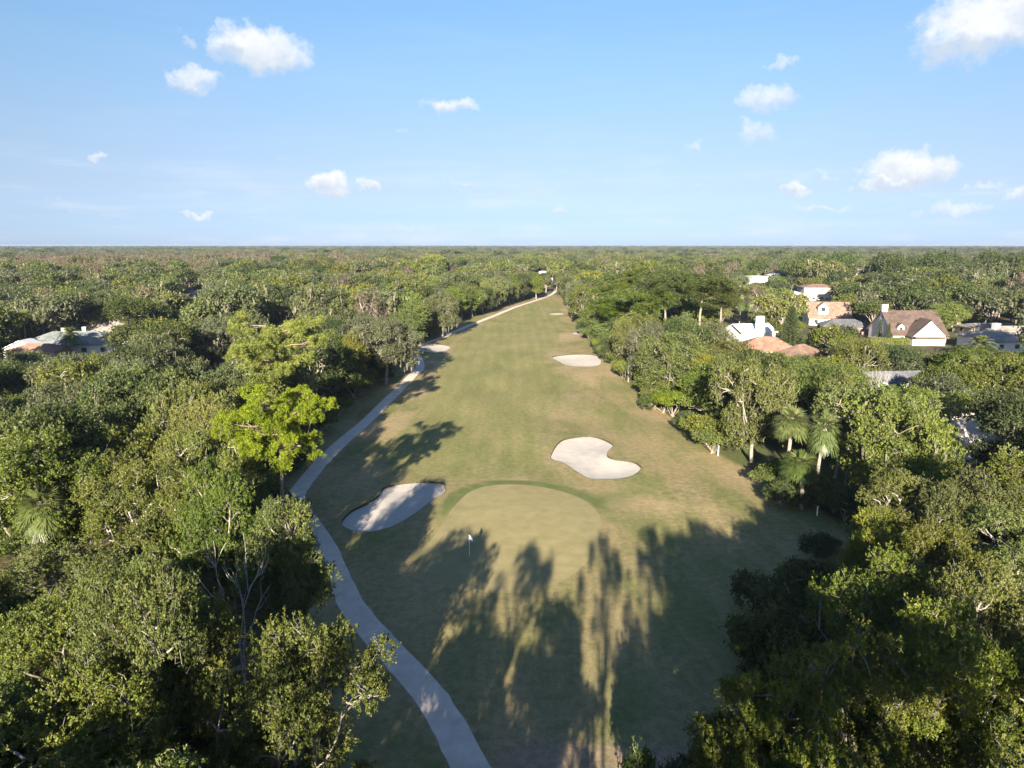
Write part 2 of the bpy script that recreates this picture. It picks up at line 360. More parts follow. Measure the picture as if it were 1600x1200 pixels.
def conifer(seed, H, Rr, L, W):
    """narrow conical conifer with whorls of upswept boughs"""
    rng = np.random.default_rng(seed); parts = [tube(np.array([[0, 0, t*H-.3] for t in np.linspace(0, 1, 8)]), np.linspace(.2, .03, 8), 6)]
    P = []; D = []
    for i in range(26):
        z = H*(.1+.88*i/25); ln = Rr*(1-i/26)**.8+.15
        for k in range(7):
            a = 2*math.pi*k/7+i*.45; e = np.array([math.cos(a)*ln, math.sin(a)*ln, z+ln*.35])
            c = curve((0, 0, z), e, rng, 5, .08); parts.append(tube(c, np.linspace(.035, .012, 5), 3))
            t = rng.uniform(.15, 1.05, (70, 1)); q = np.array([0, 0, z])+(e-[0, 0, z])*t+rng.normal(0, .08+.1*ln/Rr, (70, 3))
            P.append(q); D.append(np.tile(unit(e-[0, 0, z-.3]), (70, 1)))
    P = np.concatenate(P); D = np.concatenate(D); V, F = rhombs(P, D, L, W, rng, .6)
    return merge(parts), (V, F, np.clip(rng.normal(.45, .2, len(P)), 0, 1)), None

def palm(seed, H, nf, fl, kind='fan', trunk_r=.17):
    """sabal (fan fronds on long stalks) or date palm (feather fronds)"""
    rng = np.random.default_rng(seed)
    lean = np.array([rng.normal(0, .25), rng.normal(0, .25), 0]); top = np.array([0, 0, H])+lean
    tp = np.array([lean*t**2+[0, 0, -.3+t*(H+.3)] for t in np.linspace(0, 1, 9)])
    parts = [tube(tp, np.concatenate([[trunk_r*1.3], np.full(7, trunk_r), [trunk_r*1.35]])+rng.normal(0, .008, 9), 8)]
    LV = []; LT = []
    for i in range(nf):
        a = i*2.399+rng.normal(0, .15); u = (i+.5)/nf; elv = R(84-125*u**.9+rng.normal(0, 5))
        d = np.array([math.cos(a)*math.cos(elv), math.sin(a)*math.cos(elv), math.sin(elv)])
        hz = np.array([math.cos(a), math.sin(a), 0.]); side = np.array([-math.sin(a), math.cos(a), 0.]); tnt = .35+.35*(1-u)+rng.normal(0, .1)
        if kind == 'fan':
            st = fl*.5; ts = np.linspace(0, 1, 5)[:, None]
            c = top+d*st*ts-np.array([0, 0, 1])*(.18*fl*ts**2); parts.append(tube(c, np.linspace(.022, .012, 5), 3))
            hub = c[-1]; ax = unit(c[-1]-c[-2]); nrm = unit(np.cross(side, ax))
            for j in range(26):
                b = R(-105+210*j/25); dd = unit(ax*math.cos(b)+side*math.sin(b)+nrm*rng.normal(0, .08)); ln = fl*.62*(.72+.28*math.cos(b))*rng.uniform(.85, 1.1)
                m_ = hub+dd*ln*.55-[0, 0, .03*ln]; e = hub+dd*ln-[0, 0, .14*ln]; wv_ = unit(np.cross(dd, nrm))*fl*.028
                LV.append([hub-wv_*.2, hub+wv_*.2, m_+wv_, m_-wv_]); LT.append(tnt+rng.normal(0, .1))
                LV.append([m_-wv_, m_+wv_, e+wv_*.15, e-wv_*.15]); LT.append(tnt+rng.normal(0, .1))
        else:
            ts = np.linspace(0, 1, 10)[:, None]; c = top+(hz*math.cos(elv)+np.array([0, 0, 1])*math.sin(elv))*fl*ts-np.array([0, 0, 1])*(.5*fl*ts**2.2)
            parts.append(tube(c, np.linspace(.04, .01, 10), 3))
            for t in np.linspace(.12, 1, 34):
                q = np.array([np.interp(t, ts[:, 0], c[:, k]) for k in range(3)]); q2 = np.array([np.interp(min(1, t+.05), ts[:, 0], c[:, k]) for k in range(3)])
                ax = unit(q2-q+1e-6); ln = fl*.24*math.sin(math.pi*(.15+.8*t))
                for s_ in (-1, 1):
                    dd = unit(side*s_+ax*.6+[0, 0, .25]+rng.normal(0, .06, 3)); e = q+dd*ln-[0, 0, .25*ln]; wv_ = ax*fl*.012
                    LV.append([q-wv_, q+wv_, e+wv_*.3, e-wv_*.3]); LT.append(tnt+rng.normal(0, .1))
    V = np.array(LV).reshape(-1, 3); F = np.arange(len(V)).reshape(-1, 4)
    dead = None
    if kind == 'fan':  # a skirt of dead fronds
        DV = []
        for i in range(70):
            a = rng.uniform(0, 6.283); p = top+np.array([math.cos(a)*trunk_r, math.sin(a)*trunk_r, -.1]); o_ = np.array([math.cos(a), math.sin(a), 0])
            ln = fl*rng.uniform(.4, .75); e = p+o_*ln*.4-[0, 0, ln]; s_ = np.array([-math.sin(a), math.cos(a), 0])*.07
            DV.append([p-s_, p+s_, e+s_*.5, e-s_*.5])
        DV = np.array(DV).reshape(-1, 3); dead = (DV, np.arange(len(DV)).reshape(-1, 4), rng.random(len(DV)//4))
    return merge(parts), (V, F, np.clip(LT, 0, 1)), dead

def bare(seed, H, spread, mat='dead_wood', fork=.45, levels=4, r0=.2, n0=5):
    """leafless tree"""
    rng = np.random.default_rng(seed); parts = []
    def grow(p, d, ln, r, lv):
        e = p+d*ln; c = curve(p, e, rng, 5, .13); parts.append(tube(c, np.linspace(r, r*.6, 5), 6 if lv > 2 else 4))
        if lv <= 0: return
        for k in range(n0 if lv == levels else 3):
            nd = unit(d*.8+rng.normal(0, spread, 3)+[0, 0, .25]); grow(c[-1 if k < 2 else rng.integers(2, 5)], nd, ln*rng.uniform(.55, .8), r*.58, lv-1)
    grow(np.array([0, 0, -.3]), np.array([0, 0, 1.]), H*fork, r0, levels)
    return merge(parts), None, None

# a species is built once as (trunk mesh, crown mesh, moss mesh); trees share those meshes
KIND = {}
def reg(key, parts, leafm, barkm, third=('spanish_moss', 'moss'), H=12, Rr=5):
    w_, l_, m_ = parts
    tm = np_mesh('trunk', w_[0], w_[1], M[barkm], smooth=True)
    cm = np_mesh('crown', l_[0], l_[1], M[leafm], l_[2]) if l_ else None
    mm = np_mesh(third[0], m_[0], m_[1], M[third[1]], m_[2]) if m_ else None
    KIND[key] = (tm, cm, mm, third[0], H, Rr)
def tree(key, x, y, z=0, h=None, r=None, rz=0.0, name='tree', label=None, cat='tree', group=None, tilt=0.0, leaf=None):
    tm, cm, mm, third, H, Rr = KIND[key]
    sz = (h/H) if h else 1.0; sx_ = (r/Rr) if r else sz
    o = empty(name, (x, y, z), rz, (sx_, sx_, sz)); o.rotation_euler = (tilt, tilt*.5, rz)
    obj('trunk', tm, o)
    if cm: c = obj('crown', cm, o)
    if cm and leaf:
        c.material_slots[0].link = 'OBJECT'; c.material_slots[0].material = M[leaf]
    if mm: obj(third, mm, o)['kind'] = 'stuff'
    return tag(o, label, cat, group)

# ------------------------------------------------------------------ outlines on the ground
def PG(pts): return np.array([G(*p)[:2] for p in pts])
def smooth_closed(P, sub=5):
    n = len(P); out = []
    for i in range(n):
        a, b, c, d = P[i-1], P[i], P[(i+1) % n], P[(i+2) % n]
        for k in range(sub):
            t = k/sub; out.append(.5*((2*b)+(-a+c)*t+(2*a-5*b+4*c-d)*t*t+(-a+3*b-3*c+d)*t**3))
    return np.array(out)
def smooth_open(P, sub=5):
    Q = np.vstack([2*P[0]-P[1], P, 2*P[-1]-P[-2]]); out = []
    for i in range(1, len(Q)-2):
        a, b, c, d = Q[i-1], Q[i], Q[i+1], Q[i+2]
        for k in range(sub):
            t = k/sub; out.append(.5*((2*b)+(-a+c)*t+(2*a-5*b+4*c-d)*t*t+(-a+3*b-3*c+d)*t**3))
    out.append(P[-1]); return np.array(out)
def inside(P, Q):
    x, y = Q[:, 0], Q[:, 1]; r = np.zeros(len(Q), bool); n = len(P)
    for i in range(n):
        x1, y1 = P[i]; x2, y2 = P[(i+1) % n]
        c = (y1 > y) != (y2 > y)
        with np.errstate(divide='ignore', invalid='ignore'): xx = (x2-x1)*(y-y1)/(y2-y1+1e-12)+x1
        r ^= c & (x < xx)
    return r
def dist(P, Q, closed=True):
    D = np.full(len(Q), 1e9); n = len(P)
    for i in range(n if closed else n-1):
        a = P[i]; b = P[(i+1) % n]; ab = b-a
        t = np.clip(((Q-a) @ ab)/max(ab @ ab, 1e-9), 0, 1); d = np.linalg.norm(Q-(a+t[:, None]*ab), axis=1); D = np.minimum(D, d)
    return D
def sdist(P, Q): return np.where(inside(P, Q), -1, 1)*dist(P, Q)

GREEN = smooth_closed(PG([(735,772),(708,798),(692,822),(674,848),(655,872),(655,893),(680,910),(720,922),(775,929),(830,924),(880,908),(915,882),(935,845),(939,815),(928,796),(905,780),(868,768),(820,761),(770,762)]), 5)
BUNK = {
 'a': PG([(695,762),(692,756),(665,753),(632,755),(605,762),(595,770),(592,778),(575,790),(550,802),(536,815),(536,825),(555,834),(582,835),(617,826),(645,810),(665,795),(677,785),(695,772)]),
 'b': PG([(875,692),(895,685),(922,682),(940,686),(957,695),(956,701),(949,709),(950,715),(962,719),(987,722),(1000,729),(1001,736),(990,745),(970,750),(945,751),(920,749),(897,736),(880,725),(862,719),(862,710)]),
 'c': PG([(862,559),(875,555.5),(905,554.5),(925,555.5),(937,560),(938,570),(925,573),(900,573),(885,571),(872,565)]),
 'd': PG([(858,490.5),(870,489),(881,489.5),(881,492),(872,493),(861,492.5)]),
 'e': PG([(675,537.5),(695,539.5),(704,542.5),(697,549),(682,552.5),(662,551),(652,547.5),(660,541)]),
 'f': PG([(893,520),(900,518.5),(908,519.5),(906,522.5),(897,523)]),
}
for k in BUNK: BUNK[k] = smooth_closed(BUNK[k], 4 if k in 'ab' else 3)
PATHC = [(900,1500),(800,1300),(737,1200),(706,1140),(668,1080),(622,1030),(580,985),(549,945),(527,900),(510,860),(488,825),(468,797),(462,780),(470,763),(486,742),(504,720),(540,685),(580,650),(606,625),(626,605),(642,590),(656,576),(654,562),(646,550),(652,542),(668,535),(690,527),(720,514),(760,498),(800,482),(830,472),(855,463),(866,457),(868,452)]
PC = smooth_open(PG(PATHC), 5)
def ribbon(C, wd):
    T = unit(np.gradient(C, axis=0)); N = np.stack([-T[:, 1], T[:, 0]], 1)
    rg = np.random.default_rng(5); wl = wd/2*(1+rg.normal(0, .025, (len(C), 1))); wr = wd/2*(1+rg.normal(0, .025, (len(C), 1)))
    return np.vstack([C+N*wl, (C-N*wr)[::-1]])
PATH = ribbon(PC, 2.2)
CORR = PG([(850,460),(800,476),(700,512),(640,550),(600,590),(545,640),(470,720),(436,790),(460,850),(485,930),(500,1000),(520,1100),(480,1250),(500,1600),
           (1000,1600),(1010,1240),(1120,1150),(1220,1040),(1275,900),(1290,830),(1240,780),(1110,716),(1050,665),(985,605),(940,560),(908,520),(893,490),(876,462)])
def hgt(x, y):
    x = np.asarray(x, float); y = np.asarray(y, float)
    fade = np.clip((430-y)/60, 0, 1)*np.clip((y+15)/20, 0, 1)*np.clip((75-np.abs(x))/20, 0, 1)
    h = .14*np.sin(x*.11+1.3)*np.cos(y*.052)+.07*np.sin(x*.31+y*.17)+.05*np.sin(y*.23+2)
    gc = GREEN.mean(0); h = h+.45*np.exp(-(((x-gc[0])/13)**2+((y-gc[1])/16)**2))
    for k, B in BUNK.items():
        c = B.mean(0); s = 1.6*np.sqrt(np.mean(np.sum((B-c)**2, 1))); h = h+.22*np.exp(-(((x-c[0])**2+(y-c[1])**2)/s**2))
    return h*fade

# one triangulation of the whole course: the pieces share their edges
rg = np.random.default_rng(3)
gx, gy = np.meshgrid(np.arange(-62, 62.1, 1.6), np.arange(-18, 440, 1.6)); keep_far = gy > 200
pts = np.stack([gx.ravel(), gy.ravel()], 1); pts = pts[~((pts[:, 1] > 180) & (((np.round(pts[:, 0]/1.6)+np.round(pts[:, 1]/1.6)) % 2) == 0))]
pts = pts+rg.normal(0, .12, pts.shape)
polys = [GREEN, PATH]+list(BUNK.values())
near = np.zeros(len(pts), bool)
for P_ in polys: near |= dist(P_, pts) < .45
pts = pts[~near]
coarse = []
for rr_ in (75, 130, 260, 480, 900, 2000, 4500, 9000, 20000, 45000):
    for a in range(0, 360, 15): coarse.append((rr_*math.cos(R(a)), rr_*math.sin(R(a))+(0 if rr_ > 500 else 60)))
coarse = [c for c in coarse if not (-66 < c[0] < 66 and -22 < c[1] < 444)]
vs = [Vector(p) for p in pts]+[Vector(c) for c in coarse]; ed = []
for P_ in polys:
    b = len(vs); n = len(P_); vs += [Vector(p) for p in P_]; ed += [(b+i, b+(i+1) % n) for i in range(n)]
res = delaunay_2d_cdt(vs, ed, [], 0, 1e-4)
V2 = np.array([tuple(v) for v in res[0]]); F2 = np.array([f for f in res[2] if len(f) == 3])
cen = V2[F2].mean(1)
lab = np.zeros(len(F2), int)
lab[inside(GREEN, cen)] = 1; lab[inside(PATH, cen)] = 2
for i, k in enumerate(BUNK): lab[inside(BUNK[k], cen)] = 3+i
Z2 = hgt(V2[:, 0], V2[:, 1])

def ground_mat():
    m, t, out = new_mat('turf')
    tcx = nn(t, 'ShaderNodeTexCoord'); O = tcx.outputs['Object']
    def noise(s, d=6, r=.6, vec=O, dist_=0.0):
        n = nn(t, 'ShaderNodeTexNoise', inp={'Scale': s, 'Detail': float(d), 'Roughness': r, 'Distortion': dist_}); t.links.new(vec, n.inputs['Vector']); return n.outputs['Fac']
    def mr_(v, a, b, c=0., d=1.):
        n = nn(t, 'ShaderNodeMapRange', interpolation_type='SMOOTHSTEP', inp={'From Min': a, 'From Max': b, 'To Min': c, 'To Max': d}); t.links.new(v, n.inputs[0]); return n.outputs[0]
    def mix(f, a, b, bt='MIX'):
        n = nn(t, 'ShaderNodeMix', data_type='RGBA', blend_type=bt)
        for s_, v in ((0, f), (6, a), (7, b)):
            if isinstance(v, tuple): n.inputs[s_].default_value = (*v, 1)
            elif isinstance(v, (int, float)): n.inputs[s_].default_value = v
            else: t.links.new(v, n.inputs[s_])
        return n.outputs[2]
    def attr(nm): return nn(t, 'ShaderNodeAttribute', attribute_name=nm).outputs['Fac']
    str_ = nn(t, 'ShaderNodeMapping'); str_.inputs['Scale'].default_value = (1.0, .28, 1); t.links.new(O, str_.inputs[0])
    nA = noise(.035, 8, .62, dist_=.6); nB = noise(.16, 8, .7, vec=str_.outputs[0]); nC = noise(1.3, 8, .7); nD = noise(9, 6, .75)
    olive, tan, straw, green_, dirt = (.16,.165,.062), (.265,.215,.11), (.33,.25,.145), (.085,.115,.036), (.30,.22,.16)
    a = mix(mr_(nB, .38, .62), olive, tan)
    a = mix(mr_(nA, .45, .68), a, straw)
    fair = mix(mr_(nB, .3, .7), (.165,.17,.062), (.25,.22,.10))
    fair = mix(mr_(nA, .5, .72, 0, .6), fair, (.27,.225,.115))
    # mowing passes along the hole
    sxyz = nn(t, 'ShaderNodeSeparateXYZ'); t.links.new(O, sxyz.inputs[0])
    st = mth(t, 'SINE', mth(t, 'MULTIPLY', mth(t, 'ADD', sxyz.outputs[0], mth(t, 'MULTIPLY', nA, 3.0)), 1.9))
    fair = mix(mr_(st, -.4, .4, 0, .2), fair, (.125,.15,.048))
    c = mix(mr_(mth(t, 'ADD', attr('fair'), mth(t, 'MULTIPLY', mth(t, 'SUBTRACT', nB, .5), .9)), .3, .7), a, fair)
    c = mix(mr_(mth(t, 'ADD', attr('lush'), mth(t, 'MULTIPLY', mth(t, 'SUBTRACT', nC, .5), .5)), .35, .75, 0, .85), c, (.085,.125,.036))
    c = mix(mr_(mth(t, 'ADD', attr('dry'), mth(t, 'MULTIPLY', mth(t, 'SUBTRACT', nC, .5), 1.1)), .35, .8), c, dirt)
    lit = mix(mr_(nC, .35, .65), (.055,.048,.026), (.13,.10,.062))
    lit = mix(mr_(nA, .44, .54), lit, (.10,.115,.045))
    c = mix(mr_(mth(t, 'ADD', attr('litter'), mth(t, 'MULTIPLY', mth(t, 'SUBTRACT', nB, .5), .8)), .35, .65), c, lit)
    g = mix(mr_(nD, .3, .7), (.7,.7,.68), (1.25,1.25,1.25)); c = mix(.6, c, g, 'MULTIPLY')
    g2 = mix(mr_(nC, .3, .7), (.74,.74,.74), (1.24,1.22,1.16)); c = mix(.75, c, g2, 'MULTIPLY')
    b = nn(t, 'ShaderNodeBsdfPrincipled'); b.inputs['Roughness'].default_value = .92; b.inputs['Specular IOR Level'].default_value = .1
    t.links.new(c, b.inputs['Base Color'])
    bp = nn(t, 'ShaderNodeBump', inp={'Strength': .55, 'Distance': .08}); t.links.new(mth(t, 'ADD', nD, mth(t, 'MULTIPLY', nC, 1.6)), bp.inputs['Height']); t.links.new(bp.outputs[0], b.inputs['Normal'])
    t.links.new(b.outputs[0], out.inputs[0]); return m
M['turf'] = ground_mat()
M['green'] = plain('putting_green', (.215,.192,.09), .9, col2=(.295,.245,.125), nscale=.5, bump=.25, bscale=18, spec=.1, detail=9)
M['path'] = plain('cart_path_concrete', (.50,.42,.355), .9, col2=(.66,.565,.47), nscale=.7, bump=.5, bscale=9, spec=.15, detail=9)
M['sand'] = plain('bunker_sand', (.40,.365,.325), .95, col2=(.50,.455,.40), nscale=.8, bump=.5, bscale=5, spec=.05, detail=9)
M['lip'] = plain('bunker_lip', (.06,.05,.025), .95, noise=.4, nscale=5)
def piece(sel, name, mat, dz=0):
    F = F2[sel]; u, inv = np.unique(F, return_inverse=True); V = np.column_stack([V2[u], Z2[u]+dz]); me = np_mesh(name, V, inv.reshape(-1, 3), mat, smooth=True); return me, V, u
me, GV, gu = piece(lab == 0, 'ground', M['turf'])
Q = GV[:, :2]
def sm(x, a, b): t_ = np.clip((x-a)/(b-a), 0, 1); return t_*t_*(3-2*t_)
FAIR = smooth_closed(PG([(846,468),(790,488),(735,520),(700,560),(672,610),(640,660),(600,720),(640,742),(720,750),(800,748),(850,735),(838,700),(850,660),(880,620),(890,600),(860,580),(848,556),(868,540),(880,500),(868,468)]), 3)
gfair = 1-sm(sdist(FAIR, Q), -2.5, 2.5)
sg = sdist(GREEN, Q); lush = (1-sm(np.abs(sg-.9), .3, 2.4))*(.38+.4*sm(Q[:, 1], 66, 82))
c_ = G(925, 780); lush = np.maximum(lush, .6*np.exp(-(((Q[:, 0]-c_[0]-2)/5)**2+((Q[:, 1]-c_[1])/5)**2)))
litter = sm(sdist(CORR, Q), -1.0, 5.0)
dry = np.zeros(len(Q))
for (px, py, sx_, sy_, s_) in [(865,1185,6,3,.75),(1080,770,5,8,.5),(1045,700,6,7,.35),(960,640,8,12,.3),(1020,1195,6,3,.8),(1260,850,4,4,.5),(940,580,6,8,.35),(540,700,2.5,8,.4),(455,800,2,3,.6),(780,1190,3,2,.4),(700,1180,2,3,.4),(1100,560,40,20,.0)]:
    g_ = G(px, py); dry = np.maximum(dry, s_*np.exp(-(((Q[:, 0]-g_[0])/sx_)**2+((Q[:, 1]-g_[1])/sy_)**2)))
pd = dist(PATH, Q); dry = np.maximum(dry, .5*(1-sm(pd, 0, .9)))
for nm, arr in (('fair', gfair), ('lush', lush), ('litter', litter), ('dry', dry)):
    a = me.attributes.new(nm, 'FLOAT', 'POINT'); a.data.foreach_set('value', arr.astype(np.float32))
tag(obj('ground', me), kind='structure')
tag(obj('putting_green', piece(lab == 1, 'putting_green', M['green'])[0]), kind='structure')
tag(obj('path', piece(lab == 2, 'path', M['path'])[0]), kind='structure')
for i, (k, B) in enumerate(BUNK.items()):
    # sand lies in a shallow bowl under a cut turf lip
    F = F2[lab == 3+i]; u, inv = np.unique(F, return_inverse=True); d_ = dist(B, V2[u]); lipd = .28 if k in 'ab' else .2
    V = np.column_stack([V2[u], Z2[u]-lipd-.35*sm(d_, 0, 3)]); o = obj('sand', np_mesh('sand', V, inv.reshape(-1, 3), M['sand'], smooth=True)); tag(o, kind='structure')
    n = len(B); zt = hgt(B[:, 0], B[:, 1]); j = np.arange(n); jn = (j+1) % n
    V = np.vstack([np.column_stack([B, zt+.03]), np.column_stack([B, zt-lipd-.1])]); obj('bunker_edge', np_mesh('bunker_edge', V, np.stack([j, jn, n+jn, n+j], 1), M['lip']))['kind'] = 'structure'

# ------------------------------------------------------------------ species
NEAR = ['oak_a', 'oak_b', 'oak_c', 'laurel_a', 'laurel_b']
reg('oak_a', broadleaf(11, 5, 12, 123, 60, 13, .135, .085, (.75, 1.35), skirt=4, lobes=7, twigs=6), 'oak', 'bark_pale')
reg('oak_b', broadleaf(12, 5, 12, 110, 62, 13, .135, .085, (.8, 1.45), skirt=4, lobes=6, twigs=6), 'oak', 'bark_pale')
reg('oak_c', broadleaf(13, 5, 12, 117, 60, 13, .135, .085, (.7, 1.25), skirt=4, lobes=8, twigs=7, flat=.8), 'laurel', 'bark')
reg('laurel_a', broadleaf(14, 4, 12, 123, 60, 13, .135, .085, (.75, 1.3), skirt=5, lobes=7, flat=1.0, twigs=5), 'laurel', 'bark')
reg('laurel_b', broadleaf(15, 4, 12, 110, 64, 13, .135, .085, (.7, 1.4), skirt=4, lobes=6, flat=.9, twigs=6), 'oak', 'bark_pale')
reg('loose_a', broadleaf(16, 4, 14, 34, 30, 8, .18, .11, (.6, 1.1), lobes=8, flat=.6, twigs=4, base=.55), 'oak', 'bark', H=14, Rr=4)
reg('loose_c', broadleaf(18, 3.4, 14, 24, 32, 8, .18, .11, (.6, 1.1), lobes=6, flat=.2, drop=.12, twigs=4, base=.66), 'oak', 'bark', H=14, Rr=3.4)
reg('loose_b', broadleaf(17, 4, 14, 28, 30, 8, .18, .11, (.6, 1.2), lobes=7, flat=.8, twigs=4, base=.52), 'laurel', 'bark', H=14, Rr=4)
reg('moid_a', broadleaf(21, 6.5, 12, 123, 36, 7, .30, .17, (1.0, 1.8), skirt=5, lobes=7, twigs=5, mosses=25), 'oak', 'bark_pale', Rr=6.5)
reg('moid_b', broadleaf(22, 6.5, 12, 110, 36, 7, .30, .17, (1.1, 2.0), skirt=5, lobes=6, twigs=5, mosses=50, flat=.75), 'grey', 'bark_pale', Rr=6.5)
reg('moid_c', broadleaf(23, 5, 12, 110, 36, 7, .28, .17, (.9, 1.6), skirt=5, lobes=6, twigs=4, flat=.9), 'laurel', 'bark')
reg('moid_d', broadleaf(24, 6, 12, 117, 34, 7, .30, .18, (1.1, 1.9), skirt=5, lobes=7, twigs=2), 'dark', 'bark', Rr=6)
reg('moid_e', broadleaf(25, 6.5, 12, 104, 30, 7, .30, .16, (.9, 1.7), skirt=4, lobes=7, twigs=9, mosses=80), 'grey', 'bark_pale', Rr=6.5)
reg('shrub_a', broadleaf(31, 2.4, 3.2, 34, 46, 8, .16, .10, (.5, .95), lobes=5, base=.12, trunk_r=.07, flat=.7, twigs=2, side=.4), 'laurel', 'bark', H=3.2, Rr=2.4)
reg('shrub_b', broadleaf(32, 2.2, 3.4, 30, 46, 8, .17, .10, (.5, .9), lobes=4, base=.12, trunk_r=.07, flat=.9, twigs=2, side=.4), 'dark', 'bark', H=3.4, Rr=2.2)
reg('pine_a', pine(41, 18, 4.3, 74, 620, .34, .045, base=.72, prad=(.85, 1.3)), 'pine', 'bark_pine', H=18, Rr=4.3)
reg('pine_b', pine(42, 18, 4.2, 84, 600, .34, .045, base=.70, prad=(.85, 1.3)), 'pine', 'bark_pine', H=18, Rr=4.2)
reg('pine_c', pine(43, 20, 5.0, 105, 150, .7, .10, base=.72, prad=(.8, 1.5)), 'pine_dull', 'bark_pale', H=20, Rr=5)
reg('pine_d', pine(44, 20, 4.6, 105, 150, .7, .10, base=.68, prad=(.8, 1.4)), 'pine_dull', 'bark_pine', H=20, Rr=4.6)
reg('conifer_a', conifer(51, 13, 3.0, .45, .10), 'dark', 'bark', H=13, Rr=3)
reg('sabal_a', palm(61, 7.5, 46, 1.9, 'fan'), 'palm', 'bark', ('dead_fronds', 'dead_frond'), H=7.5, Rr=1.9)
reg('sabal_b', palm(62, 5.0, 40, 1.8, 'fan'), 'palm', 'bark', ('dead_fronds', 'dead_frond'), H=5.0, Rr=1.8)
reg('palmetto', palm(63, .8, 26, 1.6, 'fan', trunk_r=.12), 'palm', 'bark', ('dead_fronds', 'dead_frond'), H=.8, Rr=1.6)
reg('date', palm(64, 6.5, 60, 3.6, 'feather', trunk_r=.3), 'palm', 'bark', H=6.5, Rr=3.6)
reg('snag_a', bare(71, 12, .42, levels=3, r0=.17, n0=4, fork=.42), 'dark', 'snag_wood', H=12, Rr=3)
reg('bare_a', bare(72, 13, .36, levels=4, fork=.36, r0=.12), 'dark', 'snag_wood', H=13)
reg('far_a', broadleaf(81, 6, 12, 60, 15, 6, .55, .36, (1.2, 2.1), lobes=6, twigs=1, mosses=25), 'oak', 'bark_pale', Rr=6)
reg('far_b', broadleaf(82, 6.5, 12, 60, 15, 6, .55, .36, (1.2, 2.2), lobes=7, twigs=3, mosses=50, flat=.8), 'grey', 'bark_pale', Rr=6.5)
reg('far_c', broadleaf(83, 5, 12, 55, 15, 6, .52, .34, (1.1, 1.9), lobes=6, twigs=1, flat=1.0), 'oak', 'bark', Rr=5)
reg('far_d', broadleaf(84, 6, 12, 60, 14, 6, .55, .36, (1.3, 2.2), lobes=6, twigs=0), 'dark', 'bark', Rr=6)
reg('far_e', broadleaf(85, 5, 13, 50, 9, 6, .5, .2, (1.0, 1.8), lobes=6, twigs=8, flat=1.2), 'brown', 'bark_pale', Rr=5, H=13)
reg('far_p', pine(86, 19, 4.6, 60, 30, 1.1, .25, base=.5, prad=(.9, 1.5)), 'dark', 'bark_pale', H=19, Rr=4.6)

# ------------------------------------------------------------------ houses
def roof_mat(name, c1, c2, rough=.85):
    m, t, out = new_mat(name); tcx = nn(t, 'ShaderNodeTexCoord')
    br = nn(t, 'ShaderNodeTexBrick', inp={'Scale': 1.0, 'Mortar Size': .02, 'Brick Width': .5, 'Row Height': .28, 'Color1': (*c1, 1), 'Color2': (*c2, 1), 'Mortar': (*[c*.55 for c in c1], 1)})
    mp_ = nn(t, 'ShaderNodeMapping'); t.links.new(tcx.outputs['Object'], mp_.inputs[0]); t.links.new(mp_.outputs[0], br.inputs['Vector'])
    n = nn(t, 'ShaderNodeTexNoise', inp={'Scale': .6, 'Detail': 8.0}); t.links.new(tcx.outputs['Object'], n.inputs['Vector'])
    r = nn(t, 'ShaderNodeMapRange', inp={'From Min': .35, 'From Max': .65, 'To Min': .72, 'To Max': 1.2}); t.links.new(n.outputs['Fac'], r.inputs[0])
    mxx = nn(t, 'ShaderNodeMix', data_type='RGBA', blend_type='MULTIPLY'); mxx.inputs[0].default_value = 1
    t.links.new(br.outputs['Color'], mxx.inputs[6]); t.links.new(r.outputs[0], mxx.inputs[7])
    b = nn(t, 'ShaderNodeBsdfPrincipled', inp={'Roughness': rough}); t.links.new(mxx.outputs[2], b.inputs['Base Color']); t.links.new(b.outputs[0], out.inputs[0]); return m
M['r_brown'] = roof_mat('brown_shingle', (.085,.058,.046), (.112,.077,.060))
M['r_grey'] = roof_mat('grey_shingle', (.235,.21,.185), (.29,.26,.23))
M['r_sage'] = roof_mat('sage_grey_shingle', (.16,.18,.18), (.21,.23,.22))
M['r_tan'] = roof_mat('tan_tile', (.19,.12,.088), (.235,.155,.112))
M['r_terra'] = roof_mat('terracotta_tile', (.27,.145,.10), (.33,.18,.125))
M['r_dark'] = roof_mat('dark_shingle', (.09,.09,.1), (.13,.13,.14))
M['r_white'] = plain('white_roof', (.72,.72,.7), .7, noise=.08, nscale=1)
M['w_white'] = plain('white_siding', (.66,.65,.62), .8, noise=.04, nscale=2)
M['w_cream'] = plain('cream_stucco', (.50,.44,.36), .85, noise=.08, nscale=2)
M['w_brown'] = plain('brown_brick', (.22,.12,.09), .9, noise=.25, nscale=6)
M['trim'] = plain('trim', (.6,.58,.55), .6)
M['glass'] = plain('window_glass', (.03,.04,.05), .12, spec=.8)
M['metal_dark'] = plain('dark_aluminium', (.05,.05,.055), .5, metallic=.3)
M['solar'] = plain('solar_panel', (.015,.02,.035), .2, spec=.7)
M['asphalt'] = plain('asphalt', (.10,.10,.105), .9, noise=.2, nscale=2, bump=.3)
M['concrete'] = plain('concrete', (.42,.37,.32), .9, noise=.15, nscale=1.2, bump=.2)
M['screen'] = plain('screen_mesh', (.05,.055,.06), .8)
def gable_roof(L, Wd, z0, z1, ov=.6, th=.22, axis='x'):
    m = MB(); a = L/2+ov; b = Wd/2+ov; s = (z1-z0)/(Wd/2); ze = z0-s*ov
    P = []
    for x in (-a, a): P += [(x, -b, ze), (x, 0, z1), (x, b, ze), (x, -b, ze-th), (x, 0, z1-th), (x, b, ze-th)]
    if axis == 'y': P = [(p[1], p[0], p[2]) for p in P]
    F = [(0,6,7,1), (1,7,8,2), (3,4,10,9), (4,5,11,10), (0,3,9,6), (2,8,11,5), (0,1,4,3), (1,2,5,4), (6,9,10,7), (7,10,11,8)]
    return m.add(P, F)
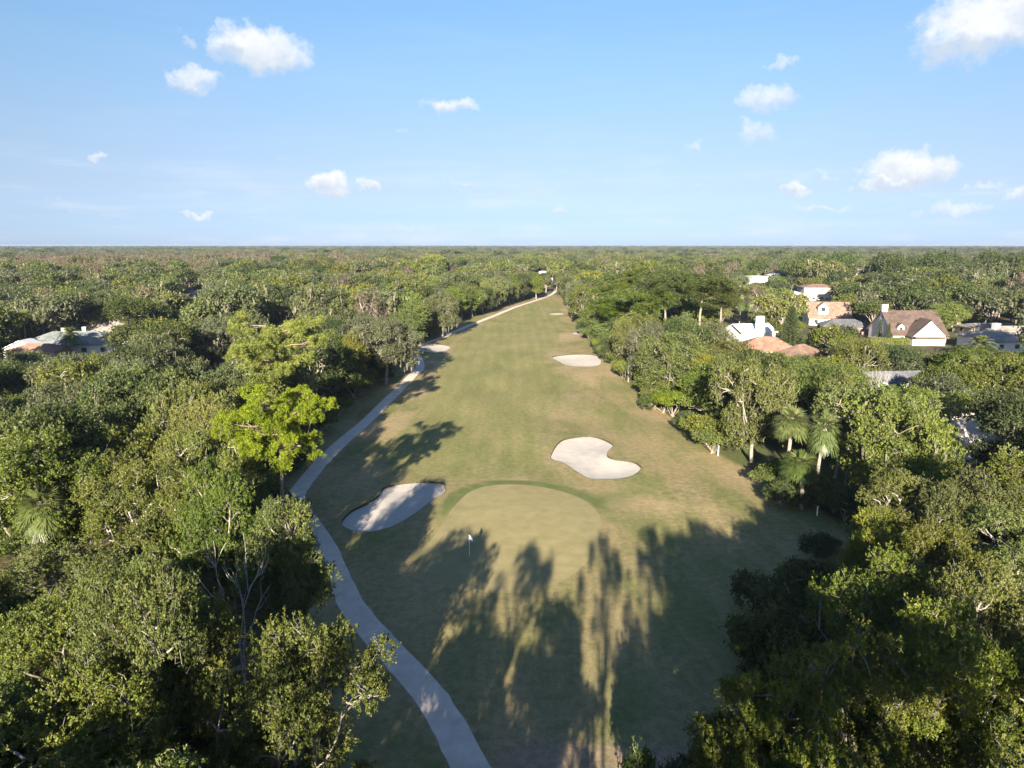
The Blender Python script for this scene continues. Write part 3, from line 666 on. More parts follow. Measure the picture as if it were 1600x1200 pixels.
def hip_roof(L, Wd, z0, z1, ov=.6, th=.2):
    m = MB(); a = L/2+ov; b = Wd/2+ov; r = max(.3, a-b)
    P = [(-a,-b,z0), (a,-b,z0), (a,b,z0), (-a,b,z0), (-r,0,z1), (r,0,z1), (-a,-b,z0-th), (a,-b,z0-th), (a,b,z0-th), (-a,b,z0-th)]
    return m.add(P, [(0,1,5,4), (1,2,5), (2,3,4,5), (3,0,4), (0,6,7,1), (1,7,8,2), (2,8,9,3), (3,9,6,0), (6,9,8,7)])
def window(parent, x, y, z, wd, ht, face='-y'):
    a = .08
    if face == '-y':
        f = MB().box(x-wd/2-a, x+wd/2+a, y-.05, y+.02, z-a, z+ht+a).build('window', M['trim'], parent); MB().box(x-wd/2, x+wd/2, y-.07, y-.052, z, z+ht).build('pane', M['glass'], f)
    else:
        s = -1 if face == '-x' else 1
        f = MB().box(x+min(0, s*.05), x+max(0, s*.05), y-wd/2-a, y+wd/2+a, z-a, z+ht+a).build('window', M['trim'], parent); MB().box(*sorted((x+s*.052, x+s*.07)), y-wd/2, y+wd/2, z, z+ht).build('pane', M['glass'], f)
HOUSES = []
def house(px, py, zref, L, Wd, wh, rh, rz=0, roof='hip', rm='r_grey', wm='w_white', label='', chim=None, rect=None, wins=3, group=None, name='house', gable_face=False, door=True):
    p = G(px, py, zref); o = empty(name, (p[0], p[1], 0), R(rz)); tag(o, label, 'house', group)
    w_ = MB().box(-L/2, L/2, -Wd/2, Wd/2, 0, wh-.21)
    if roof == 'gable': w_.add([(-L/2+.02, -Wd/2, wh-.21), (-L/2+.02, Wd/2, wh-.21), (-L/2+.02, 0, rh-.24), (L/2-.02, -Wd/2, wh-.21), (L/2-.02, Wd/2, wh-.21), (L/2-.02, 0, rh-.24)], [(0, 2, 1), (3, 4, 5)])
    w_.build('wall', M[wm], o)
    r_ = (gable_roof if roof == 'gable' else hip_roof)(L, Wd, wh, rh).build('roof', M[rm], o)
    for i in range(wins): window(o, -L/2+(i+.5)*L/wins+(.9 if door and i == wins//2 else 0), -Wd/2, .9, 1.3, 1.2)
    window(o, -L/2, 0, .9, 1.2, 1.2, '-x')
    if door:
        d = MB().box(-.55, .45, -Wd/2-.06, -Wd/2+.02, .05, 2.15).build('door', M['w_brown'], o); MB().box(.3, .36, -Wd/2-.12, -Wd/2-.061, 1.0, 1.12).build('handle', M['metal_dark'], d)
    if chim:
        cx, cy, cw, ct = chim; c = MB().box(cx-cw/2, cx+cw/2, cy-cw*.35, cy+cw*.35, wh-1, ct).box(cx-cw/2-.08, cx+cw/2+.08, cy-cw*.35-.08, cy+cw*.35+.08, ct+.002, ct+.2)
        c.build('chimney', M['w_white' if wm != 'w_cream' else 'w_cream'], r_)
    if rect: HOUSES.append((*rect, math.hypot(p[0], p[1])))
    return o
def wing(o, x, y, L, Wd, wh, rh, rm, wm, axis='y', extra=None):
    """gable fronted wing whose gable faces the camera side"""
    w_ = MB().box(x-L/2, x+L/2, y-Wd/2, y+Wd/2, 0, wh-.21)
    w_.add([(x-L/2, y-Wd/2+.02, wh-.21), (x+L/2, y-Wd/2+.02, wh-.21), (x, y-Wd/2+.02, rh-.24)], [(0, 1, 2)])
    w_.build('wall', M[wm], o); g = gable_roof(Wd, L, wh, rh, axis='y'); g.v = [(a+x, b+y, c) for a, b, c in g.v]; return g.build('roof', M[rm], o)
def dormer(o, x, y, z, wd, ht, rm, wm='w_white'):
    b = MB().box(x-wd/2, x+wd/2, y, y+2.4, z-1, z+ht); b.add([(x-wd/2, y+.01, z+ht), (x+wd/2, y+.01, z+ht), (x, y+.01, z+ht+wd*.42)], [(0, 1, 2)])
    d = b.build('dormer', M[wm], o)
    g = gable_roof(2.4, wd, z+ht+.22, z+ht+wd*.45+.22, ov=.25, th=.15, axis='y'); g.v = [(a+x, b_+y+1.2, c) for a, b_, c in g.v]; g.build('roof', M[rm], d)
    MB().box(x-wd*.2, x+wd*.2, y-.05, y-.005, z+.1, z+ht*.95).build('window', M['glass'], d)

# brown roofed house, right
o = house(1418, 500, 6.5, 16, 17, 3.2, 9.6, -3, 'gable', 'r_brown', 'w_white', 'steep brown shingle roofed house with a white front gable and pale chimney', chim=(-7.6, 0, 1.7, 11.2), rect=(1372,478,1462,545))
wing(o, .8, -9.5, 9.6, 6, 3.2, 7.9, 'r_brown', 'w_white')
MB().box(-4.2, 5.6, -14.6, -12.62, 2.5, 2.75).build('porch_roof', M['r_tan'], o); dormer(o, -5.2, -7.2, 3.6, 2.0, 1.5, 'r_brown')
# grey hip roofed house, far right
o = house(1585, 520, 4.5, 24, 15, 3.1, 6.6, 4, 'hip', 'r_grey', 'w_white', 'long low house with tan grey hip roof at the right edge', rect=(1495,500,1600,560), wins=5)
MB().box(-6.8, -5.2, -.8, .8, 5.2, 7.4).build('chimney', M['w_white'], o)
house(1560, 503, 4, 26, 9, 2.6, 3.7, 4, 'hip', 'r_grey', 'w_cream', 'pale flat roofed building behind the tan grey hip roof', rect=(1500,498,1600,512))
# dormer house
o = house(1292, 484, 5.5, 15, 10, 3.4, 8.6, -8, 'gable', 'r_tan', 'w_white', 'tan roofed house with one white gabled dormer', rect=(1258,464,1345,520))
dormer(o, -2.6, -4.6, 5.2, 3.6, 1.6, 'r_tan')
house(1318, 505, 3.5, 15, 8, 2.9, 5.0, -8, 'hip', 'r_dark', 'w_brown', 'low dark roofed brick house in front of the dormer house', rect=(1275,490,1345,515))
# white towered house with terracotta roofs
o = house(1172, 515, 4.5, 11, 10, 4.6, 6.4, 12, 'gable', 'r_white', 'w_white', 'white house with a tall square white chimney tower', rect=(1148,492,1205,530))
MB().box(-1.2, .8, -6.2, -4.8, 0, 9.2).build('chimney', M['w_white'], o)
house(1198, 536, 4.2, 15, 11, 3.0, 6.0, -14, 'hip', 'r_terra', 'w_cream', 'terracotta tiled hip roof below the white tower house', rect=(1160,518,1222,550))
house(1252, 547, 3.8, 10, 8, 2.8, 5.4, 28, 'hip', 'r_tan', 'w_cream', 'small tan tiled roof right of the conical conifer', rect=(1238,535,1268,560))
# dark roof with white dormers
o = house(1402, 594, 4.8, 17, 10, 3.0, 6.6, 6, 'gable', 'r_dark', 'w_white', 'dark roofed house with three white dormers among bare branches', rect=(1352,572,1444,618))
for x in (-5.6, -.6, 4.8): dormer(o, x, -4.4, 3.6, 2.2, 1.1, 'r_dark')
house(1502, 662, 4.0, 11, 8, 3.0, 5.6, 22, 'gable', 'w_cream', 'w_cream', 'cream house glimpsed between the trees above the screen room', rect=(1490,650,1520,665))
# left houses
o = house(118, 526, 4.4, 25, 13, 3.0, 6.0, 6, 'hip', 'r_sage', 'w_white', 'low house with sage grey roof and white sunlit end gables', rect=(22,508,190,552), wins=5)
for cx in (-2.5,): MB().box(cx-.9, cx+.9, -.6, .7, 5.2, 7.0).build('chimney', M['r_grey'], o)
wing(o, -9, -8.5, 9, 5, 2.8, 4.9, 'r_white', 'w_white'); MB().box(1.5, 2.5, 1.0, 2.0, 5.0, 7.0).build('vent_stack', M['w_white'], o)
house(60, 541, 3.4, 13, 7, 2.6, 4.2, 0, 'hip', 'r_terra', 'w_cream', 'orange tiled roof in front of the sage grey roof', rect=(35,532,88,550))
house(165, 508, 4.6, 18, 12, 3.2, 6.8, -12, 'gable', 'r_grey', 'w_white', 'brown grey gabled house with white gable behind the sage roof', rect=(130,500,192,522))
o = house(302, 457, 5.2, 16, 11, 3.2, 6.8, 8, 'gable', 'r_brown', 'w_white', 'distant brown roofed house carrying black solar panels', rect=(280,450,322,464))
sp_ = MB(); s_ = 3.6/5.5
sp_.add([(-1, -5.5, 3.2+.1), (6, -5.5, 3.2+.1), (6, -1.2, 6.8-1.2*s_+.1), (-1, -1.2, 6.8-1.2*s_+.1), (-1, -5.5, 3.15), (6, -5.5, 3.15), (6, -1.2, 6.8-1.2*s_+.05), (-1, -1.2, 6.8-1.2*s_+.05)], [(0,1,2,3), (4,7,6,5), (0,4,5,1), (1,5,6,2), (2,6,7,3), (3,7,4,0)]).build('solar_panel', M['solar'], o)
house(448, 512, 4.2, 12, 9, 3, 5.6, 10, 'hip', 'r_terra', 'w_cream', 'small terracotta roof behind the upper bright pine', rect=(428,506,472,520))
house(345, 556, 3.6, 16, 9, 3, 4.6, 4, 'hip', 'r_sage', 'w_white', 'grey roofed house with white eaves left of the upper bright pine', rect=(326,548,376,566))
house(95, 690, 3.4, 16, 11, 2.8, 4.6, 14, 'hip', 'r_tan', 'w_cream', 'tan roofed house mostly hidden under oaks at left')
house(222, 698, 3.0, 7, 7, 2.6, 3.7, 5, 'hip', 'r_tan', 'w_cream', 'small pale tan roof glimpsed in the left canopy')
house(18, 668, 3.4, 9, 8, 2.8, 4.4, 5, 'hip', 'r_sage', 'w_white', 'pale roofed house cut by the left edge of the picture')
# distant houses
house(849, 428, 6, 15, 10, 6, 8.5, 5, 'hip', 'r_white', 'w_white', 'distant white two storey house beyond the end of the fairway', rect=(839,421,858,428), wins=4)
house(1116, 401, 11, 34, 22, 11, 15, 5, 'hip', 'r_terra', 'w_cream', 'distant building with orange tiled roof above the tree tops', rect=(1106,396,1127,404), wins=6)
house(1182, 435, 7, 11, 10, 8.6, 9.0, 10, 'hip', 'r_white', 'w_white', 'distant white flat roofed house with two tall blocks', rect=(1170,428,1200,446))
house(1213, 429, 6, 14, 10, 5.5, 7.0, 0, 'hip', 'r_white', 'w_white', 'distant white roofed building just beyond the flat roofed white house', rect=(1204,425,1224,434))
house(1241, 456, 5, 7, 7, 4, 5.4, 0, 'hip', 'r_white', 'w_white', 'small white roofed building left of the cream house', rect=(1230,450,1250,462))
house(1277, 452, 6, 18, 12, 7.4, 9.0, -4, 'hip', 'r_tan', 'w_cream', 'distant cream two storey house with tan roof', rect=(1252,440,1300,466), wins=5)
house(1138, 444, 5, 9, 9, 5, 7.0, 0, 'gable', 'r_brown', 'w_white', 'distant brown roofed house with white wall beside the tall pines', rect=(1130,438,1146,450))
house(1431, 403.5, 9, 62, 22, 9, 12, 3, 'hip', 'r_terra', 'w_cream', 'long distant roof reddish above the dark tree belt', rect=(1415,400,1452,406), wins=6)
house(1517, 407.5, 9, 22, 14, 10, 12.5, 0, 'hip', 'r_white', 'w_white', 'tiny distant white roof above the dark tree belt at right', rect=(1510,404,1522,411))
house(1345, 427, 3, 40, 10, 3, 4.2, 3, 'hip', 'r_grey', 'w_cream', 'long low pale roof in front of the dark tree belt', rect=(1328,423,1368,429))
house(1166, 404, 7, 30, 14, 8, 10, 0, 'hip', 'r_grey', 'w_white', 'distant grey roof right of the orange tiled building', rect=(1160,401,1172,407))

# screened pool enclosure
p = G(1536, 722, 2.4); o = tag(empty('screen_enclosure', (p[0], p[1], 0), R(-6)), 'dark framed screened pool enclosure among trees at right', 'screen enclosure')
f = MB(); n = 5
for i in range(n+1):
    x = -4+8*i/n
    for y in (-3, 3): f.box(x-.06, x+.06, y-.06, y+.06, 0, 2.94)
    f.box(x-.05, x+.05, -2.93, 2.93, 2.95, 3.07)
for y in (-3, -1, 1, 3): f.box(-4.06, 4.06, y-.05, y+.05, 3.075, 3.17)
for z in (1.0,): f.box(-3.93, 3.93, -3.05, -2.95, z, z+.08)
f.build('frame', M['trim'], o); MB().box(-3.9, 3.9, -2.9, 2.9, .01, .12).build('deck', M['concrete'], o)
HOUSES.append((1514, 712, 1556, 732, math.hypot(p[0], p[1])))

# paved yards and streets
def slab(name, pts, mat, z=.02):
    m = MB(); n = len(pts); P = [tuple(G(*q)[:2]) for q in pts]
    m.add([(x, y, z) for x, y in P]+[(x, y, -.2) for x, y in P], [tuple(range(n))]+[(i, n+i, n+(i+1) % n, (i+1) % n) for i in range(n)])
    me_ = m.build(name, M[mat]); me_['kind'] = 'structure'; return me_
slab('driveway', [(60,735),(230,712),(330,700),(340,722),(200,740),(80,760)][::-1], 'concrete')
slab('driveway', [(1225,560),(1300,540),(1330,548),(1260,572)][::-1], 'concrete')
slab('driveway', [(1378,1062),(1412,1070),(1418,1150),(1386,1160),(1372,1110)][::-1], 'concrete', .025)

# ------------------------------------------------------------------ cars and small things
def paint(name, c):
    m = plain(name, c, .35, spec=.5); m.node_tree.nodes['Principled BSDF'].inputs['Coat Weight'].default_value = .5 if 'Principled BSDF' in m.node_tree.nodes else 0; return m
M['car_white'] = paint('white_car_paint', (.72,.72,.72)); M['car_dark'] = paint('dark_blue_car_paint', (.03,.045,.08)); M['car_grey'] = paint('grey_car_paint', (.2,.21,.22))
M['rubber'] = plain('rubber', (.02,.02,.02), .9); M['chrome'] = plain('wheel_rim', (.5,.5,.5), .3, metallic=.8)
def car(loc, rz, mat, label):
    o = tag(empty('parked_car', loc, R(rz)), label, 'car', 'cars parked by the houses')
    sec = [(-2.2,.45,.7),(-2.15,.35,.95),(-1.2,.3,1.0),(1.0,.3,1.0),(2.1,.35,.85),(2.2,.45,.65)]
    m = MB(); V = []
    for x, z0, z1 in sec:
        wv_ = .88 if abs(x) < 2 else .78
        V += [(x,-wv_,z0), (x,wv_,z0), (x,wv_,z1-.08), (x,wv_-.1,z1), (x,-wv_+.1,z1), (x,-wv_,z1-.08)]
    F = []
    for i in range(5):
        for k in range(6): F.append((i*6+k, i*6+(k+1) % 6, (i+1)*6+(k+1) % 6, (i+1)*6+k))
    F += [(5,4,3,2,1,0), tuple(range(30, 36))]; m.add(V, F); m.build('body', mat, o, .03)
    g = MB(); g.add([(-1.9,-.76,1.0),(-1.9,.76,1.0),(1.1,.76,1.0),(1.1,-.76,1.0),(-1.3,-.6,1.45),(-1.3,.6,1.45),(.3,.6,1.45),(.3,-.6,1.45)], [(0,4,5,1),(1,5,6,2),(2,6,7,3),(3,7,4,0)]); g.build('cabin_glass', M['glass'], o)
    r_ = MB(); r_.box(-1.3, .3, -.6, .6, 1.452, 1.5); r_.build('roof_panel', mat, o, .02)
    for x in (-1.35, 1.35):
        for s in (-1, 1):
            t_ = MB().cyl((x, s*.72, .33), (x, s*.92, .33), .33, n=16).build('wheel', M['rubber'], o); MB().cyl((x, s*.921, .33), (x, s*.93, .33), .2, n=12).build('rim', M['chrome'], t_)
for px, py, rz, mt, lb in [(172,527,10,'car_white','white car parked beside the sage roofed house'), (1152,482,70,'car_dark','dark blue car glimpsed left of the white tower house'),
                           (312,700,120,'car_dark','dark car parked under the oaks below the upper bright pine'), (4,640,20,'car_grey','grey car at the left edge of the picture')]:
    p = G(px, py, 0); car((p[0], p[1], .03), rz, M[mt], lb); HOUSES.append((px-9, py-6, px+9, py+6, math.hypot(p[0], p[1])))

p = G(733.5, 872); zf = float(hgt(p[0], p[1])); o = tag(empty('golf_flag', (p[0], p[1], zf)), 'white flagstick with small blue and white flag on the green', 'golf flag')
M['pole'] = plain('white_pole', (.8,.8,.78), .4); M['flag_blue'] = plain('blue_flag_cloth', (.08,.16,.55), .8, col2=(.6,.65,.8), nscale=2.2)
MB().cyl((0,0,-.1), (0,0,2.2), .022, .016, 8).build('pole', M['pole'], o)
fl = MB(); V = []; F = []
for i in range(9):
    t = i/8; x = .02+t*.30; y = .05*math.sin(t*7)
    V += [(x, y, 2.17-t*.35), (x, y, 1.72-t*.22), (x, y+.004, 2.17-t*.35), (x, y+.004, 1.72-t*.22)]
    if i: b = (i-1)*4; F += [(b, b+1, b+5, b+4), (b+2, b+6, b+7, b+3), (b, b+4, b+6, b+2), (b+1, b+3, b+7, b+5)]
fl.add(V, F).build('flag', M['flag_blue'], o)
cp = MB(); V = [(math.cos(a*math.pi/8)*.06, math.sin(a*math.pi/8)*.06, .008) for a in range(16)]; cp.add(V, [tuple(range(16))]).build('cup', M['rubber'], o)
M['stake'] = plain('white_stake', (.8,.8,.8), .5)
for px, py, h_, lb in [(1122, 712, 1.5, 'white boundary stake standing by the right treeline beyond the kidney bunker'), (1276.5, 806, 1.15, 'white boundary stake standing under the sabal palms')]:
    p = G(px, py); o = tag(empty('boundary_stake', (p[0], p[1], 0)), lb, 'stake', 'white boundary stakes'); MB().cyl((0,0,-.2), (0,0,h_), .07, .065, 10).cyl((0,0,h_+.001), (0,0,h_+.05), .064, .02, 10).build('post', M['stake'], o)
p = G(329, 1068, .3); lg = tag(empty('fallen_log', (p[0], p[1], .28), R(52)), 'straight fallen brown log lying on shaded ground at lower left', 'log')
cv = curve((-2.6,0,0), (2.6,0,.05), np.random.default_rng(4), 8, .02); v_, f_ = tube(cv, np.linspace(.26, .2, 8), 10); obj('trunk', np_mesh('log_trunk', v_, f_, M['bark_pine'], smooth=True), lg)
MB().cyl(tuple(cv[0]+[.005,0,0]), tuple(cv[0]-[.02,0,0]), .25, n=10).build('cut_end', M['path'], lg)

# ------------------------------------------------------------------ trees
rt = np.random.default_rng(77)
PLACED = []     # x, y, r
def put(px, py, h, r, key, label, cat='tree', name='tree', group=None, tilt=0, leaf=None, grow=True):
    p = G(px, py, h*.97); tree(key, p[0], p[1], 0, h, r, rt.uniform(0, 6.28), name, label, cat, group, tilt, leaf); PLACED.append((p[0], p[1], r if grow else 0))
# --- the trees one can tell apart (pixel of the top of the crown, height, radius)
put(430, 630, 17.5, 4.0, 'pine_a', 'bright yellow green pine with round needle tufts, lower of the two beside the cart path', 'pine tree', 'pine_tree')
put(428, 516, 20, 5.3, 'pine_b', 'bright yellow green pine, upper and farther of the two left of the path', 'pine tree', 'pine_tree')
put(455, 985, 13.0, 3.9, 'oak_a', 'dense sunlit oak crown at bottom left with grass to its right', 'oak tree', 'oak_tree')
put(270, 925, 14.0, 3.4, 'laurel_b', 'sunlit ragged oak crown above the fallen log', 'oak tree', 'oak_tree')
put(440, 785, 13.5, 3.8, 'laurel_a', 'oak whose crown overhangs the bend of the cart path', 'oak tree', 'oak_tree')
put(250, 700, 13, 5.2, 'oak_b', 'broad bright olive oak with a patch of bare grey twigs, middle left', 'oak tree', 'oak_tree')
put(60, 1085, 8, 2.4, 'oak_c', 'small crown catching the light near the bottom left corner', 'tree', 'oak_tree')
put(130, 915, 12, 4.2, 'oak_a', 'loose oak crown with pale limbs at the left edge below the sabal palm', 'oak tree', 'oak_tree')
put(300, 1110, 8.5, 3.0, 'oak_c', 'low bushy oak at the bottom edge left of the dense oak', 'oak tree', 'oak_tree')
put(362, 850, 12, 1.7, 'snag_a', 'dead grey leafless snag standing in shade left of the path', 'dead tree', 'dead_tree', grow=False)
put(210, 728, 12.4, 1.8, 'bare_a', 'bare grey twiggy treetop rising out of the olive oaks', 'bare tree', 'bare_tree', grow=False)
put(62, 800, 10, 1.9, 'sabal_a', 'sabal palm standing among the oaks at the left edge', 'palm tree', 'palm_tree')
put(1235, 660, 9.2, 2.5, 'sabal_a', 'tall sabal palm with full round head beside the right fairway edge', 'palm tree', 'palm_tree')
put(1282, 672, 8.8, 2.2, 'sabal_b', 'paler sabal palm just right of the tall round headed one', 'palm tree', 'palm_tree')
put(1258, 726, 5.6, 2.4, 'sabal_b', 'lower sabal palm with brown skirt above the white stake', 'palm tree', 'palm_tree')
put(1328, 680, 7.5, 1.0, 'sabal_b', 'thin little palm with slim pale stem right of the sabal palms', 'palm tree', 'palm_tree')
put(1532, 540, 7.5, 4.6, 'date', 'date palm with long arching fronds below the tan grey roof', 'palm tree', 'palm_tree')
put(110, 522, 6.5, 3.6, 'date', 'date palm in front of the sage grey roof', 'palm tree', 'palm_tree')
put(1545, 468, 9, 2.6, 'sabal_a', 'sabal palm behind the long tan grey roof', 'palm tree', 'palm_tree')
for px, lb in ((1157, 'left one of the twin slender palms by the white tower'), (1170, 'right one of the twin slender palms by the white tower')): put(px, 474, 9.5, 2.0, 'sabal_b', lb, 'palm tree', 'palm_tree')
put(1186, 494, 8.5, 2.2, 'sabal_a', 'drooping palm just right of the white chimney tower', 'palm tree', 'palm_tree')
put(35, 495, 10, 2.6, 'sabal_a', 'stout sabal palm left of the sage grey roof', 'palm tree', 'palm_tree')
put(1238, 482, 14, 3.6, 'conifer_a', 'dark conical conifer between the terracotta and tan roofs', 'conifer', 'conifer_tree')
put(1376, 500, 7, .9, 'conifer_a', 'columnar cypress at the left corner of the brown roofed house', 'cypress', 'cypress_tree')
put(1390, 506, 6.5, .9, 'conifer_a', 'columnar cypress in front of the brown roof, right one of the pair', 'cypress', 'cypress_tree')
put(1377, 552, 15, 3.6, 'bare_a', 'pale bare branched tree in front of the dark roof with dormers', 'bare tree', 'bare_tree')
put(1318, 588, 14, 3.4, 'laurel_a', 'slender tree with two pale stems left of the bare branched one', 'tree', 'laurel_tree')
put(1107, 556, 10.5, 3.6, 'moid_c', 'yellow green tree bulging from the right treeline', 'tree', 'laurel_tree', leaf='yellow')
put(1043, 437, 22, 7.0, 'pine_c', 'tall pine with forked bare pale trunk, left one above the right treeline', 'pine tree', 'pine_tree')
put(1095, 434, 22, 7.5, 'pine_d', 'tall pine with crooked pale bough, right one above the right treeline', 'pine tree', 'pine_tree')
for px, py, r_, k, lb in [(965,442,5,'pine_d','pine in the clump above the fairway, left of the forked pine'), (990,428,6.5,'pine_c','pine rising highest in the middle of the clump'), (955,470,5.5,'pine_d','lower pine at the fairway side of the clump'),
                      (1010,455,6,'pine_d','pine in front of the forked pine'), (1130,450,6,'pine_c','pine at the right end of the tall clump'), (950,452,5,'pine_c','pine at the left end of the tall clump')]:
    put(px, py, 19 if px > 980 else 15.5, r_, k, lb, 'pine tree', 'pine_tree')
put(680, 403, 22, 8, 'pine_c', 'bright flat topped pine rising above the far left treeline', 'pine tree', 'pine_tree', leaf='pine')
put(838, 432, 13, 5.0, 'moid_c', 'green oak closing the far end of the fairway', 'oak tree', 'oak_tree')
for px, py, r_, lb in [(890,392,9,'russet bare cypress standing above the end of the fairway'), (925,398,7,'smaller russet cypress right of the large one')]: put(px, py, 22, r_, 'far_e', lb, 'cypress', 'cypress_tree')
put(768, 424, 17, 6.5, 'moid_e', 'mossy oak with drooping grey moss beside the far cart path', 'oak tree', 'oak_tree')
put(690, 458, 15, 6, 'moid_b', 'mossy pale trunked oak at the far left path edge', 'oak tree', 'oak_tree')
put(600, 500, 14.5, 8.0, 'moid_e', 'wide grey mossy oak reaching over the path by the shaded bunker', 'oak tree', 'oak_tree')
put(545, 486, 14.5, 7.5, 'moid_b', 'grey oak with exposed pale limbs behind the bright pine', 'oak tree', 'oak_tree')
put(548, 520, 12.5, 3.8, 'moid_c', 'yellowing leafy tree between bright pine and grey mossy oak', 'tree', 'laurel_tree', leaf='yellow')
put(505, 505, 13, 5.0, 'moid_d', 'dark dense tree just right of the upper bright pine', 'tree', 'laurel_tree')
put(510, 440, 15, 8.0, 'moid_b', 'oak with forked bare limbs showing under its crown, upper left', 'oak tree', 'oak_tree')
put(345, 500, 13, 8.5, 'moid_e', 'broad grey leaning oak above the white eaved house', 'oak tree', 'oak_tree')
put(135, 450, 17, 10, 'moid_b', 'huge oak spreading above the sage grey roof on a pale trunk', 'oak tree', 'oak_tree')
put(215, 468, 16, 8, 'moid_d', 'dark round oak right of the sage roofed house', 'oak tree', 'oak_tree')
put(1498, 445, 15, 8, 'moid_d', 'dark layered tree behind the tan grey roof', 'tree', 'laurel_tree')
put(1477, 474, 12, 6.5, 'moid_c', 'rounded green tree shading the right side of the brown roof', 'tree', 'laurel_tree')
for x, y, h, r, k, lb in [(-22.5,50,14.5,3.8,'laurel_a','oak just below the lower bright pine beside the path'), (-25.5,58,15,4,'oak_c','oak crown tucked between the two bright pines and the path'), (-30,67,15.5,4.2,'oak_b','oak left of the path just above the lower bright pine crown'),
                          (-35,77,15.5,4.6,'moid_a','oak overhanging the path just right of the upper bright pine'), (-31.5,88,15,4.6,'moid_c','green oak shading the path halfway to the small far bunker'), (-33,100,15,5,'moid_b','grey oak leaning over the path below the wide mossy oak')]:
    tree(k, x, y, 0, h, r, rt.uniform(0, 6.28), 'oak_tree', lb, 'oak tree'); PLACED.append((x, y, r))
for px, py, k_, lb in [(1222, 792, 'shrub_b', 'dark bush at the foot of the tall sabal palm'), (1300, 800, 'shrub_a', 'bush right of the white stake under the palms'), (1262, 770, 'shrub_b', 'dark bush behind the lower sabal palm'), (1205, 765, 'shrub_a', 'bush at the left of the palm clump')]:
    p = G(px, py); tree(k_, p[0], p[1], 0, 3.0, 2.4, rt.uniform(0, 6), 'bush', lb, 'bush')
# clipped hedge before the brown roofed house
p = G(1402, 534, .8); hg = tag(empty('hedge', (p[0], p[1], 0), R(-3)), 'clipped bright green hedge in front of the brown roofed house', 'hedge')
rh_ = np.random.default_rng(6); n_ = 16000; P_ = rh_.uniform(-1, 1, (n_, 3)); ax_ = rh_.integers(0, 3, n_); P_[np.arange(n_), ax_] = np.sign(P_[np.arange(n_), ax_]); N_ = np.zeros((n_, 3)); N_[np.arange(n_), ax_] = P_[np.arange(n_), ax_]
v_, f_ = rhombs(P_*[8.5, .9, .95]+[0, 0, 1.0]+rh_.normal(0, .06, (n_, 3)), rh_.normal(0, 1, (n_, 3)), .3, .2, rh_, .5, N=N_); obj('foliage', np_mesh('hedge_foliage', v_, f_, M['laurel'], np.clip(rh_.normal(.6, .2, n_), 0, 1)), hg)
# near right
put(1412, 742, 12, 4.2, 'laurel_b', 'sunlit oak crown with white forked limbs, left of the pair right of the palms', 'oak tree', 'oak_tree')
put(1525, 742, 13, 4.6, 'oak_a', 'rounded sunlit oak crown in front of the screen enclosure', 'oak tree', 'oak_tree')
put(1372, 800, 11, 3.0, 'laurel_a', 'narrow sunlit crown leaning over the shaded grass at right', 'oak tree', 'oak_tree')
put(1385, 875, 11.5, 3.8, 'oak_b', 'oak crown bulging over the shaded grass, middle right', 'oak tree', 'oak_tree')
put(1345, 1000, 12, 3.4, 'oak_c', 'oak crown left of the pale paved gap at lower right', 'oak tree', 'oak_tree')
put(1155, 1068, 10, 3.1, 'laurel_b', 'twiggy crown at the bottom poking furthest left over the grass', 'oak tree', 'oak_tree')
put(1255, 1085, 11, 3.0, 'oak_c', 'low crown between the twiggy one and the paved gap', 'oak tree', 'oak_tree')
put(1000, 1172, 6.0, 1.3, 'shrub_b', 'small dark bush at the bottom edge of the grass', 'bush', 'bush')
put(1480, 950, 13, 4.0, 'laurel_a', 'dense crown right of the paved gap at lower right', 'oak tree', 'oak_tree')
put(1570, 900, 13, 3.8, 'oak_b', 'oak crown crossed by bare white branches at the right edge', 'oak tree', 'oak_tree')
put(1470, 830, 12.5, 3.8, 'oak_a', 'oak crown with bare limbs between two sunlit domes', 'oak tree', 'oak_tree')
for px, py, lb in [(120, 1060, 'saw palmetto in deep shade at lower left'), (100, 1120, 'lower saw palmetto near the bottom left'), (1195, 735, 'dark reedy palmetto at the foot of the right treeline')]:
    p = G(px, py, .8); tree('palmetto', p[0], p[1], 0, 1.2, 2.1, rt.uniform(0, 6), 'palmetto', lb, 'palmetto')

HOUSES.append((1300, 708, 1500, 742, 74))     # a shaded opening in the wood
def hidden(x, y, h, r):
    cx, cy, dp = proj((x, y, h)); bx, by, _ = proj((x, y, h*.25)); rr = r*FPX/dp*.7; dd = math.hypot(x, y)
    for (a, b, c, d, hd_) in HOUSES:
        if dd < hd_ and cx+rr > a and cx-rr < c and cy < b+(d-b)*.62 and by > b: return True
    return False
def clash_house(x, y, r):
    for (a, b, c, d, hd_) in HOUSES:
        cx, cy, dp = proj((x, y, 2))
        if abs(math.hypot(x, y)-hd_) < 7 and a-4 < cx < c+4: return True
    return False
def band(x, y):
    d = math.hypot(x, y); side = 'left' if x < (0 if d > 60 else -2) else 'right'
    return side, ('near' if d < 62 else 'middle' if d < 120 else 'farther')
WHERE = {('left','near'): 'in the shaded lower left wood beside the path', ('left','middle'): 'in the closed canopy left of the cart path bend', ('left','farther'): 'in the upper left canopy before the rooftops',
         ('right','near'): 'in the sunlit lower right canopy', ('right','middle'): 'in the canopy right of the sabal palms', ('right','farther'): 'in the upper right canopy among the houses'}
LOOK = {'oak': 'olive oak', 'laurel': 'green laurel oak', 'moid_a': 'olive live oak', 'moid_b': 'grey green mossy oak', 'moid_c': 'fresh green laurel oak', 'moid_d': 'dark dense oak', 'moid_e': 'mossy grey oak', 'shrub': 'low leafy bush'}
FILL = []
